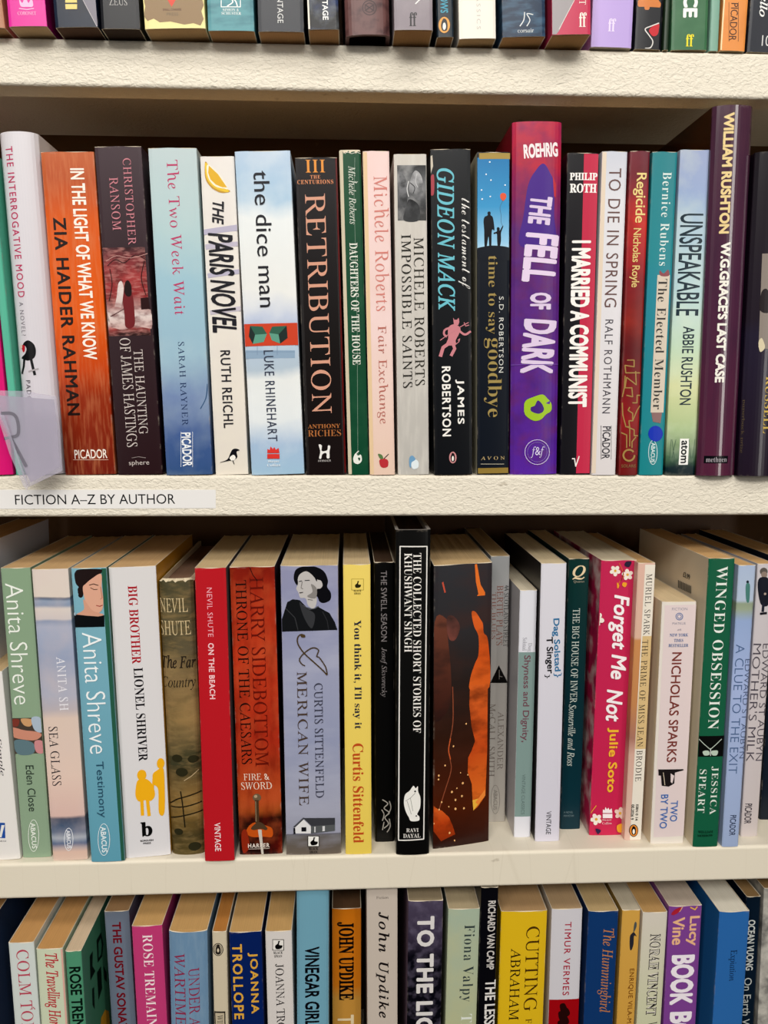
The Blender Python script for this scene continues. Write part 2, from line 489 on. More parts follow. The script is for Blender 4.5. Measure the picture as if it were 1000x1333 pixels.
def make_book(row, label, c, base, items=(), Y=None, hard=False, bulge=None, page=PAGES, side=None, D=None, height=None, rough=.31, coat=0.0,
         dY=0.0, yaw=0.0, jacket_edge=None, shrink=.0009, torn=False, skew=0.0):
    """c = (tlx,tly, trx,try, blx,bly, brx,bry) spine corners; the book stands on shelf `row`"""
    tl, tr, bl, br = c[0:2], c[2:4], c[4:6], c[6:8]
    bm_ = ((bl[0] + br[0]) / 2, (bl[1] + br[1]) / 2)
    if Y is None:
        x_guess = on_Y(bm_[0], bm_[1], 0).x
        Y = on_Z(bm_[0], bm_[1], shelf_z(row, x_guess)).y
    Y += dY
    wtl, wtr, wbl, wbr = (on_Y(p[0], p[1], Y) for p in (tl, tr, bl, br))
    bot = (wbl + wbr) / 2; top = (wtl + wtr) / 2
    a = math.atan2(top.x - bot.x, top.z - bot.z)
    W = ((wtr.x - wtl.x) + (wbr.x - wbl.x)) / 2 * math.cos(a) - shrink
    W = W / math.cos(yaw)
    if row == 3:
        zb = shelf_z(3, bot.x)
        k = (top.z - zb) / (top.z - bot.z)
        bot = top + (bot - top) * k
    zs = shelf_z(row, bot.x)
    if row == 0:
        hgt = height or .198
    else:
        hgt = height or math.hypot(top.x - bot.x, top.z - zs) - abs(W / 2 * math.sin(a))
    if D is None:
        D = .145 if hard else .127
    t = .0022 if hard else .00045
    if bulge is None:
        bulge = .0032 if hard else .0004
    root = bpy.data.objects.new('hardback_book' if hard else 'paperback_book', None)
    COL.objects.link(root)
    root.location = (bot.x, Y, zs + abs(W / 2 * math.sin(a)) + .0001)
    root.rotation_euler = (0, a, yaw)
    tag(root, label, 'book', GROUPS[row])
    M = Matrix.Translation(root.location) @ root.rotation_euler.to_matrix().to_4x4()
    MI = M.inverted()
    hw = W / 2
    def surf(x):
        u = max(-1, min(1, x / hw))
        return skew * (u + 1) + bulge * u * u if not hard else bulge * (1 - math.sqrt(max(0, 1 - (u * .97) ** 2)) ) / (1 - math.sqrt(1 - .97 ** 2))
    # ---- cover: one bent sheet (outer skin, card thickness, inner skin)
    rr = .0006 if not hard else .0008
    N = 14
    outer = [(-hw, D), (-hw, bulge + rr)]
    for k in range(N + 1):
        x = -hw + .0002 + (W - .0004) * k / N
        y = surf(x)
        if k in (0, N): y += .0003
        outer.append((x, y))
    outer += [(hw, bulge + rr + 2 * skew), (hw, D)]
    inner = [(-hw + t, D), (-hw + t, bulge + rr + t)]
    for k in range(N + 1):
        x = (-hw + .0002 + (W - .0004) * k / N) * (1 - 2 * t / W)
        inner.append((x, surf(x) + t + (.0003 if k in (0, N) else 0)))
    inner += [(hw - t, bulge + rr + t + 2 * skew), (hw - t, D)]
    n = len(outer)
    zz = [0, hgt]
    if torn:
        zz = [0, hgt]
    vs = []; fs = []; fm = []
    for z in zz:
        for i, (x, y) in enumerate(outer):
            dz = 0
            if torn and z > 0:
                dz = -.0016 * abs(math.sin(i * 2.3)) - .0008 * (i % 2)
            if hard is False and torn is False and z > 0 and 1 < i < n - 2:
                dz = -.0002 * (math.sin(i * .55 + hw * 900) + 1)
            vs.append((x, y, z + dz))
        for (x, y) in inner:
            vs.append((x, y, z))
    m2 = 2 * n
    for i in range(n - 1):
        fs.append((i, i + 1, m2 + i + 1, m2 + i))
        fm.append(2 if i == 0 else (3 if i == n - 2 else 0))
        fs.append((n + i + 1, n + i, m2 + n + i, m2 + n + i + 1)); fm.append(1)
        fs.append((m2 + i, m2 + i + 1, m2 + n + i + 1, m2 + n + i)); fm.append(1)
        fs.append((i + 1, i, n + i, n + i + 1)); fm.append(1)
    fs.append((0, m2, m2 + n, n)); fm.append(1)
    fs.append((n - 1, 2 * n - 1, m2 + 2 * n - 1, m2 + n - 1)); fm.append(1)
    if isinstance(side, tuple):
        sl, sr = side
    else:
        sl = sr = side
    cm = coverstock(base, rough, coat)
    edge = ink(jacket_edge or '#d8cbb4', .8) if not hard else cm
    if hard and jacket_edge: edge = ink(jacket_edge, .5)
    build('cover', vs, fs, [cm, edge, coverstock(sl, rough, coat) if sl else cm, coverstock(sr, rough, coat) if sr else cm], root, fm)
    # ---- page block with a few uneven gatherings
    ins = .0035 if hard else .0001
    x0, x1 = -hw + t + .00005, hw - t - .00005
    y0 = bulge + t + .0006 if not hard else bulge + t + .0015
    y1 = D - (.004 if hard else .0008)
    vs = []; fs = []
    K = max(4, int(W / .0025))
    for k in range(K + 1):
        x = x0 + (x1 - x0) * k / K
        dz = .00018 * math.sin(k * 2.1 + hw * 700)
        e = -skew * 2 * k / K if not hard else .001 * (1 - (2 * k / K - 1) ** 2)
        vs += [(x, y0 - e, ins), (x, y0 - e, hgt - ins - .0002 + dz), (x, y1, hgt - ins - .0002 + dz), (x, y1, ins)]
    for k in range(K):
        i = 4 * k
        for q in range(4):
            r_ = (q + 1) % 4
            fs.append((i + q, i + r_, i + 4 + r_, i + 4 + q))
    fs += [(3, 2, 1, 0), (4 * K, 4 * K + 1, 4 * K + 2, 4 * K + 3)]
    build('page_block', vs, fs, paper(page), root)
    # ---- print on the spine
    def plane_pt(px, py, face='S'):
        d = ray(px, py)
        o_ = MI @ CAM; dl = MI.to_3x3() @ d
        if face == 'S':
            q = o_ + dl * (-o_.y / dl.y); return q.x, q.z
        xx = -hw if face == 'L' else hw
        q = o_ + dl * ((xx - o_.x) / dl.x); return q.y, q.z
    layer = 0
    parts = {}
    def put(name, col, polys, face, lay):
        solo = isinstance(col, dict)
        key = (name, lay if solo else (repr(col) if name == 'cover_picture' else -1))
        p = parts.setdefault(key, dict(bm=bmesh.new(), mats=[]))
        kk = repr(col)
        if kk not in [q[0] for q in p['mats']]:
            p['mats'].append((kk, coverstock(dict(col, rub=False), rough, coat) if solo else ink(col, rough)))
        mi = [q[0] for q in p['mats']].index(kk)
        bm = p['bm']
        off = .00006 + .000025 * lay
        tmp = bmesh.new()
        for vv, ff in polys:
            vb = [tmp.verts.new((q[0], -(q[2] if len(q) > 2 else 0) * 3e-6, q[1])) for q in vv]
            for f_ in ff:
                try: tmp.faces.new([vb[i] for i in f_])
                except ValueError: pass
        if face == 'S':
            # trim the print to the spine and let it follow the curve
            cuts = [-.985 * hw, .985 * hw]
            g = list(tmp.verts) + list(tmp.edges) + list(tmp.faces)
            bmesh.ops.bisect_plane(tmp, geom=g, plane_co=(-hw * .985, 0, 0), plane_no=(-1, 0, 0), clear_outer=True)
            g = list(tmp.verts) + list(tmp.edges) + list(tmp.faces)
            bmesh.ops.bisect_plane(tmp, geom=g, plane_co=(hw * .985, 0, 0), plane_no=(1, 0, 0), clear_outer=True)
            g = list(tmp.verts) + list(tmp.edges) + list(tmp.faces)
            bmesh.ops.bisect_plane(tmp, geom=g, plane_co=(0, 0, hgt - .0006), plane_no=(0, 0, 1), clear_outer=True)
            g = list(tmp.verts) + list(tmp.edges) + list(tmp.faces)
            bmesh.ops.bisect_plane(tmp, geom=g, plane_co=(0, 0, .0003), plane_no=(0, 0, -1), clear_outer=True)
            if hard:
                for q in range(1, 14):
                    xx = -hw + W * q / 14
                    g = list(tmp.verts) + list(tmp.edges) + list(tmp.faces)
                    bmesh.ops.bisect_plane(tmp, geom=g, plane_co=(xx, 0, 0), plane_no=(1, 0, 0))
            else:
                g = list(tmp.verts) + list(tmp.edges) + list(tmp.faces)
                for q in (-.75, -.5, 0, .5, .75):
                    bmesh.ops.bisect_plane(tmp, geom=g, plane_co=(q * hw, 0, 0), plane_no=(1, 0, 0))
                    g = list(tmp.verts) + list(tmp.edges) + list(tmp.faces)
        vm = {}
        for v_ in tmp.verts:
            x, z = v_.co.x, v_.co.z
            lv = v_.co.y
            if face == 'S': co = (x, surf(x) - off + lv, z)
            elif face == 'L': co = (-hw - off + lv, x, z)
            else: co = (hw + off - lv, x, z)
            vm[v_] = bm.verts.new(co)
        for f_ in tmp.faces:
            try:
                nf = bm.faces.new([vm[q] for q in f_.verts]); nf.material_index = mi
            except ValueError: pass
        tmp.free()
    for it in items:
        kind, name, col, dat, face = it
        layer += 1
        if kind in 'TH':
            px0, px1, py0, py1, s, st, sp, rot = dat
            xm, ym = (px0 + px1) / 2, (py0 + py1) / 2
            a0, a1 = plane_pt(px0, ym, face)[0], plane_pt(px1, ym, face)[0]
            b0, b1 = plane_pt(xm, py0, face)[1], plane_pt(xm, py1, face)[1]
            if kind == 'H' and abs(a) > 0:
                b0, b1 = plane_pt(xm, py0, face)[1], plane_pt(xm, py1, face)[1]
            gv, gf = glyphs(s, st, sp)
            if kind == 'T':
                vv = [(a0 + v_ * (a1 - a0), b0 + u_ * (b1 - b0), q_) for u_, v_, q_ in gv]
            else:
                vv = [(a0 + u_ * (a1 - a0), b1 + v_ * (b0 - b1), q_) for u_, v_, q_ in gv]
            if rot:
                cx_, cz_ = (a0 + a1) / 2, (b0 + b1) / 2
                cr, sr_ = math.cos(math.radians(rot)), math.sin(math.radians(rot))
                vv = [(cx_ + (x - cx_) * cr - (z - cz_) * sr_, cz_ + (x - cx_) * sr_ + (z - cz_) * cr, q_) for x, z, q_ in vv]
            put(name, col, [(vv, gf)], face, layer)
        elif kind == 'P':
            polys = []
            for pts in dat:
                vv = [plane_pt(x, y, face) for x, y in pts]
                polys.append((vv, [tuple(range(len(vv)))]))
            put(name, col, polys, face, layer)
        elif kind == 'B':
            y0_, y1_, u0, u1 = dat
            def zz_(py):
                zc = 0
                for _ in range(3):
                    pw = M @ Vector((0, 0, zc))
                    # image x of the spine centre line at this height
                    q = CROT.transposed() @ (pw - CAM)
                    px = 500 + FPX * q.x / -q.z
                    zc = plane_pt(px, py)[1]
                return zc
            za, zb = zz_(y0_), zz_(y1_)
            xa, xb = -hw + W * u0, -hw + W * u1
            put(name, col, [([(xa, za), (xb, za), (xb, zb), (xa, zb)], [(0, 1, 2, 3)])], face, layer)
    for (name, _), p in parts.items():
        bm = p['bm']
        bmesh.ops.recalc_face_normals(bm, faces=list(bm.faces))
        if face_needs_flip(bm): bmesh.ops.reverse_faces(bm, faces=list(bm.faces))
        me = bpy.data.meshes.new(name)
        bm.to_mesh(me); bm.free()
        for _, m_ in p['mats']:
            me.materials.append(m_)
        o = bpy.data.objects.new(name, me)
        COL.objects.link(o)
        o.parent = root
    return root

def face_needs_flip(bm):
    s = sum(f.normal.y * f.calc_area() for f in bm.faces)
    return s > 0

# ================================================================== highest shelf (only the feet of the books are in view)
book(0, 'brown book at the end of the highest shelf beside the bright pink paperback', (-30, 0, 3, 0, -24, 38, 7, 38), '#b07a5c', page='#b98f62')
book(0, 'bright pink paperback with a white crown mark on the highest shelf', (6, 0, 60, 0, 11, 34, 61, 36),
     dict(g=[(0, '#e0359c')]), [S('#f3b8dc', [(25, -2), (29, 4), (33, -4), (37, 4), (41, -2), (43, 8), (35, 9), (27, 8)], 'publisher_mark'), Ln('#f3b8dc', 1.2, [(25, 11), (35, 12.5), (44, 11)], 'publisher_mark'),
      H(23, 47, 15, 19.5, 'CORONET', 'serif', '#f6c6e2', 'publisher_mark')], side=(None, '#7d1050'), page='#c9ab82')
book(0, 'dark navy paperback with a yellow striped crest and grey slanting corner on the highest shelf', (66, 0, 127, 0, 72, 36, 127, 37),
     dict(g=[(0, '#1c2536')], n=('#0e131f', .8, 60, 1)), [P('#7f7b86', [(107, -3), (128, -3), (128, 37)]), Ln('#b9b4b8', .8, [(108, 0), (127, 36)]), P('#e8cf7a', [(85, -4), (100, -4), (100.5, 3.5), (85, 3.5)], 'publisher_mark'),
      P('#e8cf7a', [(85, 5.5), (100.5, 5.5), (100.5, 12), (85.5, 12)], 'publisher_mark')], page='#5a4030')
book(0, 'black paperback with a small grey capital word on the highest shelf', (128, 0, 182, 0, 131, 38, 183, 38), '#1d1e22',
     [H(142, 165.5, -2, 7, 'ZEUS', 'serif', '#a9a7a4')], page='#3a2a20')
book(0, 'pale yellow paperback with torn edged brown panel and red arrow on the highest shelf', (184, 0, 267, 0, 188, 39, 268, 38), '#efe19a',
     [P('#8f7450', [(187, -2), (189, 8), (187, 20), (192, 27), (200, 24), (208, 29), (222, 28), (240, 32), (252, 30), (261, 33), (265, 24), (262, 14), (265, 6), (263, -2)]),
      P('#d8412c', [(217, -2), (230, -2), (223.5, 9)]), H(212, 236, 11, 14, 'SMALL CHANGE', 'sansb', '#6b4a36', 'subtitle'), H(217, 232, 16.5, 20.5, 'PRESS', 'sans', '#76654c', 'subtitle')], page='#c4a070')
book(0, 'teal washed paperback with a white boxed emblem on the highest shelf', (268, 0, 331, 0, 270, 39, 332, 42),
     dict(g=[(0, '#4a8590'), (1, '#5a98a0')], n=('#2b5d6c', .7, 50, .3)), [Ln('#eef2f0', 1.1, [(288, -2), (288, 9), (313, 9), (313, -2)], 'publisher_mark'), Ln('#eef2f0', 1.6, [(296, 8), (303, 3), (301, -2)], 'publisher_mark', sm=True), Ln('#eef2f0', 1.6, [(309, 8), (307, 2), (303, -2)], 'publisher_mark', sm=True),
      H(290, 311, 11, 14.6, 'SIMON &', 'serifb', '#dfe8e6', 'publisher_mark'), H(288.5, 314, 15.6, 19.4, 'SCHUSTER', 'serifb', '#dfe8e6', 'publisher_mark')], page='#b98d5e')
book(0, 'charcoal paperback with a white downward word and curled foot on the highest shelf', (334, 0, 396, 0, 335, 40, 397, 43), '#34363c',
     [T(361, 368.5, -14, 30, 'VINTAGE', 'sans', '#d8d8d6', 'publisher_mark')], page='#b98d5e')
book(0, 'black and blue paperback with a white edge beside the maroon mottled hardback', (399, 0, 441, 0, 400, 39, 443, 39), dict(g=[(0, '#121419')], n=[('#2a4a8a', .6, 45, 1), ('#7b8084', .5, 110, 1)]),
     [P('#e8e2d4', [(398, -3), (402, -3), (404, 39), (400, 39)]), T(419.5, 427, -17, 26, 'VINTAGE', 'sansb', '#ececea', 'publisher_mark')], page='#b98d5e')
book(0, 'mottled maroon cloth hardback with a small round stamp on the highest shelf', (447, 0, 508, 0, 449, 46, 509, 46), dict(g=[(0, '#6b4a48')], n=('#3f2a2c', .8, 160, 1)),
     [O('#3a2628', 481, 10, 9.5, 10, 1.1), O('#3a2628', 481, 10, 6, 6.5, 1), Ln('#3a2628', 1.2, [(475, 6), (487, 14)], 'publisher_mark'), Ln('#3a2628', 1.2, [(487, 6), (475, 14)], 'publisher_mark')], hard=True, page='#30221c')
book(0, 'grey mauve paperback with two black letters at its foot on the highest shelf', (512, 0, 564, 0, 512, 40, 565, 39), dict(g=[(0, '#8b8188')], n=('#a79ea2', .6, 40, 1)),
     [H(533, 543, 16, 34, 'ff', 'serifb', '#1f1c20', 'publisher_mark'), Ln('#e9e4e2', 1.6, [(541, 5), (545, 1), (549, -2)])], page='#a97f50')
book(0, 'slim dark paperback with an orange bird oval and teal letters on the highest shelf', (567, 0, 591, 0, 568, 47, 592, 50), '#1f2a33',
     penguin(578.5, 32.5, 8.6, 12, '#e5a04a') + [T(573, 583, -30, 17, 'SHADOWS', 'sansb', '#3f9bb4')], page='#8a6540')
book(0, 'white paperback with faint grey downward letters on the highest shelf', (596, 0, 646.5, 0, 597, 52, 647, 50), '#eee6da', [T(620.5, 625.5, -22, 38, 'CLASSICS', 'sansl', '#b9b4ae', 'publisher_mark', 1.5)], page='#b59468')
book(0, 'deep sea blue paperback with a small white sailing ship on the highest shelf', (652.5, 0, 711, 0, 653.5, 48, 711.5, 50), dict(g=[(0, '#20364f'), (1, '#1c3048')], n=('#466a86', .8, 70, .25)),
     [Ln('#dfe2e2', 1.3, [(677, 34), (682, 26), (683, 16)], 'publisher_mark', sm=True), Ln('#dfe2e2', 1.2, [(686, 34), (690, 26), (686, 18), (694, 19)], 'publisher_mark', sm=True), H(674, 695, 37, 42.5, 'corsair', 'serif', '#dfe2e2', 'publisher_mark')], page='#b58a58')
book(0, 'crimson paperback crossed by a grey slanting panel beside the lilac book', (717.5, 0, 770.5, 0, 718, 47, 770.5, 45), '#c23a58',
     [P('#9d9799', [(714, -4), (749, -4), (728, 40), (722, 48), (714, 48)]), Ln('#d9d4d0', .8, [(749, -2), (728, 38)]), H(754, 764, 16, 35, 'ff', 'serifb', '#f3e6dc', 'publisher_mark'), T(754, 763, -26, 6, 'START', 'serif', '#f3e6dc')], page='#b08755')
book(0, 'lilac paperback with two pale letters at its foot on the highest shelf', (772, 0, 826, 0, 768, 61, 824, 63), '#b9a2dc', [H(792, 802, 24, 41, 'ff', 'serifb', '#e4d8f2', 'publisher_mark')], page='#e0d4c0')
book(0, 'black paperback with an orange numeral and a tilted red wine glass on the highest shelf', (828, 0, 866, 0, 826, 64, 861, 65), '#1b1c21',
     [T(831, 861, -16, 13, '4', 'black', '#cf7a3a'), S('#c2252f', [(845, 40), (850, 34), (858, 31), (858, 38), (856, 45), (850, 47)]), Ln('#d9d6d2', 1.4, [(858, 30), (848, 34), (840, 38), (845, 46), (850, 54), (847, 62), (840, 63)], sm=True)], page='#cdb48c')
book(0, 'slim moss green paperback squeezed beside the orange numeral book on the highest shelf', (866, 0, 874, 0, 862, 65, 872, 65), '#2c3a2c', page='#cdb48c')
book(0, 'mid green paperback with white capitals and two yellow letters on the highest shelf', (875, 0, 924, 0, 873, 65, 922, 66), dict(g=[(0, '#3f6b4b')], n=('#54805c', .5, 50, 1)),
     [T(890, 909, -40, 23, 'SPICE', 'black', '#f2f2ec'), H(893, 903.5, 44.5, 60.5, 'ff', 'serifb', '#eedc2e', 'publisher_mark')], page='#cdb48c')
book(0, 'pale sea green slim book between the mid green and orange books on the highest shelf', (925, 0, 940, 0, 923, 66, 936, 67), '#7fa795', page='#d8c8a4')
book(0, 'orange paperback with boxed grey capitals on the highest shelf', (941, 0, 976, 0, 937, 66, 971, 67), dict(g=[(0, '#e08f4a')], n=('#c9793a', .5, 60, 1)),
     box_text(950.5, 960, 4, 53, 'PICADOR', 'sans', '#4c3328') + [Bd('#ead9a8', -40, 66, 0, .06)], page='#d9c49a')
book(0, 'blue black paperback with silver handwriting at the end of the highest shelf', (977, 0, 1024, 0, 972, 68, 1018, 70), '#23262f',
     [T(990, 1000, -20, 22, 'Bello', 'serifbi', '#e6e6e4'), H(992, 1003, 46, 60, '10', 'sansi', '#d4d4d2')], page='#d9c49a')

# ================================================================== second shelf
Y2 = dict(Y=.0)
book(1, 'bright pink book almost hidden by the clear letter tab on the second shelf', (-60, 200, -25, 200, -20, 618, 19.5, 618), '#d81a72', Y=-.001)
book(1, 'slim sea green book between the bright pink one and the white jacketed hardback', (-24, 198, -10, 198, 20, 618, 31, 618), '#58b296', Y=.001)
zb = lambda *p: Z(0, 400, 4.445, p)
book(1, 'white jacketed hardback with wide spaced pink capitals and a bending figure in black', (-8, 171, 47, 171, 33, 618, 81, 618), dict(g=[(0, '#d9d5da'), (1, '#cfcad2')]), [
    T(14, 24, 190, 387, 'THE INTERROGATIVE MOOD', 'sansm', '#b8375f', sp=1.25), T(25.5, 31.5, 393, 437, 'A NOVEL?', 'sans', '#76717a', 'subtitle', 1.3),
    S('#17151a', zb((140, 200), (165, 192), (195, 212), (208, 250), (200, 290), (165, 308), (135, 302), (116, 292), (142, 268), (152, 240), (140, 222), (122, 226))),
    Ln('#17151a', 3.2, zb((136, 300), (132, 340), (118, 382))), Ln('#17151a', 3.6, zb((180, 300), (190, 345), (202, 390))), Ln('#a9a2a6', 2.2, zb((165, 372), (200, 362), (222, 356))),
    S('#b5202c', zb((118, 222), (140, 222), (140, 250), (128, 258))), S('#d8c2b4', zb((104, 226), (118, 214), (124, 230), (112, 240))),
    T(34.5, 41, 495, 540, 'PADGETT', 'sans', '#5b565e', 'author_name', 1.3)], hard=True, page='#d5cbb8', coat=.4, rough=.35, Y=.002, bulge=.006)
book(1, 'orange paperback with creased spine fading to deep red at its foot on the second shelf', (52, 197, 122, 198, 83, 617, 152, 617),
     dict(g=[(0, '#bd6138'), (.08, '#b5532c'), (.2, '#d4591c'), (.5, '#dd5a16'), (.66, '#c04417'), (.75, '#8e2e16'), (1, '#6e2012')], n=[('#d88a5c', .3, 60, 9)], w=.06), [
    T(78.5, 95, 283, 541, 'ZIA HAIDER RAHMAN', 'sansb', '#241a18', 'author_name', 1.12), T(100, 118, 219, 468, 'IN THE LIGHT OF WHAT WE KNOW', 'sansb', '#f5ece0'),
    H(97, 139.5, 585, 597, 'PICADOR', 'sansm', '#f2e6da', 'publisher_mark')] + [Ln('#e6c9b4', .5, [(95.5, 598.5), (141, 598.5)], 'publisher_mark')], Y=.001)
zc = lambda *p: Z(180, 400, 4.76, p)
book(1, 'dark maroon paperback with a blood red tree tunnel picture across its spine', (121, 189, 185, 192, 153, 617, 212, 617),
     dict(g=[(0, '#43343a'), (.3, '#38292e'), (1, '#2b1b1e')], w=0), [
    Bd(dict(g=[(0, '#3c282d'), (.15, '#7e3336'), (.35, '#a03c3c'), (.55, '#8a2c2e'), (.72, '#b99a96'), (.85, '#d8c8c2'), (.93, '#9c4442'), (1, '#33201f')], n=[('#2c1518', .8, 120, 1), ('#cf8f88', .5, 170, .3)], w=.25), 322, 437, .02, .94),
    S(dict(g=[(0, '#e6dad6'), (1, '#c9b0aa')], n=[('#8c4a4a', .6, 150, .5)], w=.2), [(154, 370), (158, 366), (161, 374), (160, 388), (157, 402), (149, 404), (152, 386)]),
    P(dict(g=[(0, '#b88c88'), (.4, '#dccdc8'), (1, '#c9a49e')], n=[('#6a2a2e', .8, 130, .5)], w=.2), [(139, 404), (150, 399), (166, 402), (180, 400), (196, 403), (199, 418), (197, 428), (176, 424), (160, 430), (145, 426)]),
    S('#6e2428', [(163, 376), (168, 375), (173, 386), (175, 404), (175, 424), (164, 426), (162, 408), (160, 390)]), S('#24120f', [(163, 368), (167, 365), (171, 372), (171, 384), (166, 386), (162, 380)]), P('#2c1719', [(183, 388), (193, 387), (195, 402), (184, 403)]),
    Ln('#2c1618', .9, [(140, 346), (150, 338), (162, 342), (176, 332), (190, 338)], sm=True), Ln('#d8a49c', .6, [(138, 340), (152, 333), (170, 336), (192, 330)], sm=True), Ln('#2c1618', 1, [(143, 350), (146, 370), (142, 392)], sm=True), Ln('#2c1618', 1, [(188, 340), (184, 362), (190, 384)], sm=True), Ln('#5a3434', .8, [(144, 412), (162, 402)]),
    T(163.5, 174, 206, 319, 'CHRISTOPHER', 'serif', '#c9808a', 'author_name', 1.1), T(144.5, 156, 231, 300, 'RANSOM', 'serif', '#c9808a', 'author_name', 1.1),
    T(177.5, 189.5, 455, 565, 'THE HAUNTING', 'serif', '#c9bdb8'), T(160.5, 174.5, 440, 582, 'OF JAMES HASTINGS', 'serif', '#c9bdb8'),
    H(168, 194.5, 599, 607, 'sphere', 'sans', '#c4b8b4', 'publisher_mark'), Ln('#8f8280', .7, [(172, 596), (181, 594.5), (190, 596)], 'publisher_mark')], Y=.001)
book(1, 'pale aqua paperback darkening to deep blue with pink serif lettering on the second shelf', (191, 190, 257, 195, 216, 617, 277, 617),
     dict(g=[(0, '#bccbcd'), (.25, '#aec9cd'), (.4, '#9cc0cf'), (.62, '#97b8cb'), (.75, '#7287b0'), (.85, '#465f95'), (1, '#33507f')], n=('#c4d6d4', .45, 14, 1), w=.12), [
    T(222, 237.5, 208, 410, 'The Two Week Wait', 'serif', '#b93a66', sp=1.12), T(234.5, 242.5, 445, 554, 'SARAH RAYNER', 'serif', '#24365c', 'author_name', 1.2),
    Ln('#39587c', 1.2, [(270, 500), (268, 518), (261, 532)], sm=True)] + box_text(237, 249.5, 563, 607, 'PICADOR', 'sansb', '#edf0f4'), Y=.0)
book(1, 'cream paperback with a lemon wedge at its head and a magpie at its foot', (259, 203, 306, 204, 280, 616, 324, 616),
     dict(g=[(0, '#e6e1db'), (1, '#e2dacc')], n=('#cfc5c9', .3, 30, 1)), [
    P('#b6b0c4', [(263, 299), (310, 292), (311, 300), (264, 306)]), P('#bdb6c6', [(267, 318), (312, 314), (312, 320), (268, 325)]), P('#b6b0c4', [(270, 356), (313, 350), (314, 356), (271, 362)]), P('#c4bcc8', [(273, 404), (316, 398), (317, 404), (274, 410)]),
    S('#c4973a', Z(180, 170, 5, [(445, 205), (432, 250), (440, 320), (480, 375), (540, 405), (595, 398), (585, 385), (520, 370)])),
    S('#e8c23c', Z(180, 170, 5, [(450, 215), (436, 255), (450, 320), (490, 368), (540, 392), (588, 388)])), S('#f5ecd2', Z(180, 170, 5, [(455, 222), (447, 270), (465, 325), (505, 365), (560, 378), (582, 376), (530, 290)])),
    P('#dfae2e', Z(180, 170, 5, [(460, 228), (455, 275), (470, 318), (505, 352), (548, 370), (578, 370), (520, 285)])),
    T(276.5, 291.5, 262, 292, 'THE', 'sansbi', '#232228', rot=-4), T(273.5, 306, 303, 433, 'PARIS NOVEL', 'sansbi', '#232228'),
    T(289, 302, 456, 557, 'RUTH REICHL', 'sansm', '#2b2a30', 'author_name', 1.1),
    S('#17171c', [(286, 602), (296, 598), (300, 590), (303, 585), (308, 584), (312, 586), (308, 588), (309, 595), (304, 599), (297, 600)], 'publisher_mark'), S('#f2eee6', [(299, 596), (304, 592), (307, 596), (303, 600)], 'publisher_mark'), Ln('#17171c', .9, [(303, 599), (305, 604)], 'publisher_mark')], Y=.003)
book(1, 'pale blue and white clouded paperback with two green dice on a red band', (304, 196, 379, 197, 327, 617, 397, 617),
     dict(g=[(0, '#b7cbe0'), (.14, '#a3c3dc'), (.2, '#e4e9ea'), (.42, '#e6e7e4'), (.5, '#b9c4dc'), (.53, '#a9b6d2'), (.57, '#b4c6da'), (.66, '#b2c2d0'), (.7, '#e4e7e6'), (.82, '#dfe5e8'), (.9, '#a3bcd8'), (1, '#9ec0d8')], n=('#f0f2f0', .5, 22, 1), w=.09), [
    P('#8ea6be', [(319, 456), (384, 456), (384, 466), (319, 467)]), Ln('#7890ac', .6, [(319, 458), (384, 458)]), Ln('#7890ac', .6, [(335, 450), (335, 462)]), Ln('#7890ac', .6, [(361, 450), (361, 462)]),
    Bd('#c9442c', 421, 450), 
    P('#26312f', Z(180, 400, 4.76, [(693, 115), (685, 180), (710, 228), (725, 170)])), P('#35604f', Z(180, 400, 4.76, [(693, 115), (770, 120), (798, 165), (725, 170)])), P('#5e9a85', Z(180, 400, 4.76, [(725, 170), (798, 165), (778, 215), (710, 228)])),
    P('#35604f', Z(180, 400, 4.76, [(830, 120), (920, 115), (870, 168), (812, 160)])), P('#5e9a85', Z(180, 400, 4.76, [(812, 160), (870, 168), (880, 225), (828, 205)])), P('#26312f', Z(180, 400, 4.76, [(870, 168), (920, 115), (926, 190), (880, 225)])),
    T(334, 354.5, 222, 400, 'the dice man', 'sans', '#26262c'), T(346, 358.5, 456, 574, 'LUKE RHINEHART', 'sans', '#3c4254', 'author_name', 1.15)]
    + flames(348, 581, 364, 597, '#d83a34') + [H(349, 364, 599, 602.6, 'Harper', 'serifb', '#e6edf2', 'publisher_mark'), H(348, 365, 603.6, 607, 'Collins', 'serifb', '#e6edf2', 'publisher_mark')], Y=.0)
book(1, 'black paperback with bronze capitals and orange roman numerals on the second shelf', (383, 205, 440, 205, 398, 616, 452, 616),
     dict(g=[(0, '#201d1f'), (.6, '#1a1214'), (1, '#1d0f10')]), [
    Bd('#5a1416', 205, 616, .955, 1), H(398, 423, 208, 224.5, 'III', 'serifb', '#e0913e', 'subtitle', 1.2), H(404, 417, 228, 232.5, 'THE', 'serifb', '#d98e62', 'subtitle', 1.2), H(387, 434, 234, 239.5, 'CENTURIONS', 'serifb', '#d98e62', 'subtitle', 1.15),
    T(401.5, 428, 252, 538, 'RETRIBUTION', 'serif', '#d39a82', sp=1.06), H(401, 443, 552, 557.5, 'ANTHONY', 'serifb', '#a9683a', 'author_name'), H(401, 444, 559.5, 568, 'RICHES', 'serifm', '#a9683a', 'author_name'),
    S('#e9e6e2', [(415, 579), (419, 580), (419, 587), (426, 586), (427, 580), (430, 581), (429, 588), (429, 596), (425.5, 596), (425, 590), (420, 591), (418, 597), (415.5, 596), (417, 588)], 'publisher_mark'), H(414, 431, 598.5, 601, 'HODDER', 'serif', '#cfc9c6', 'publisher_mark')], Y=.001)
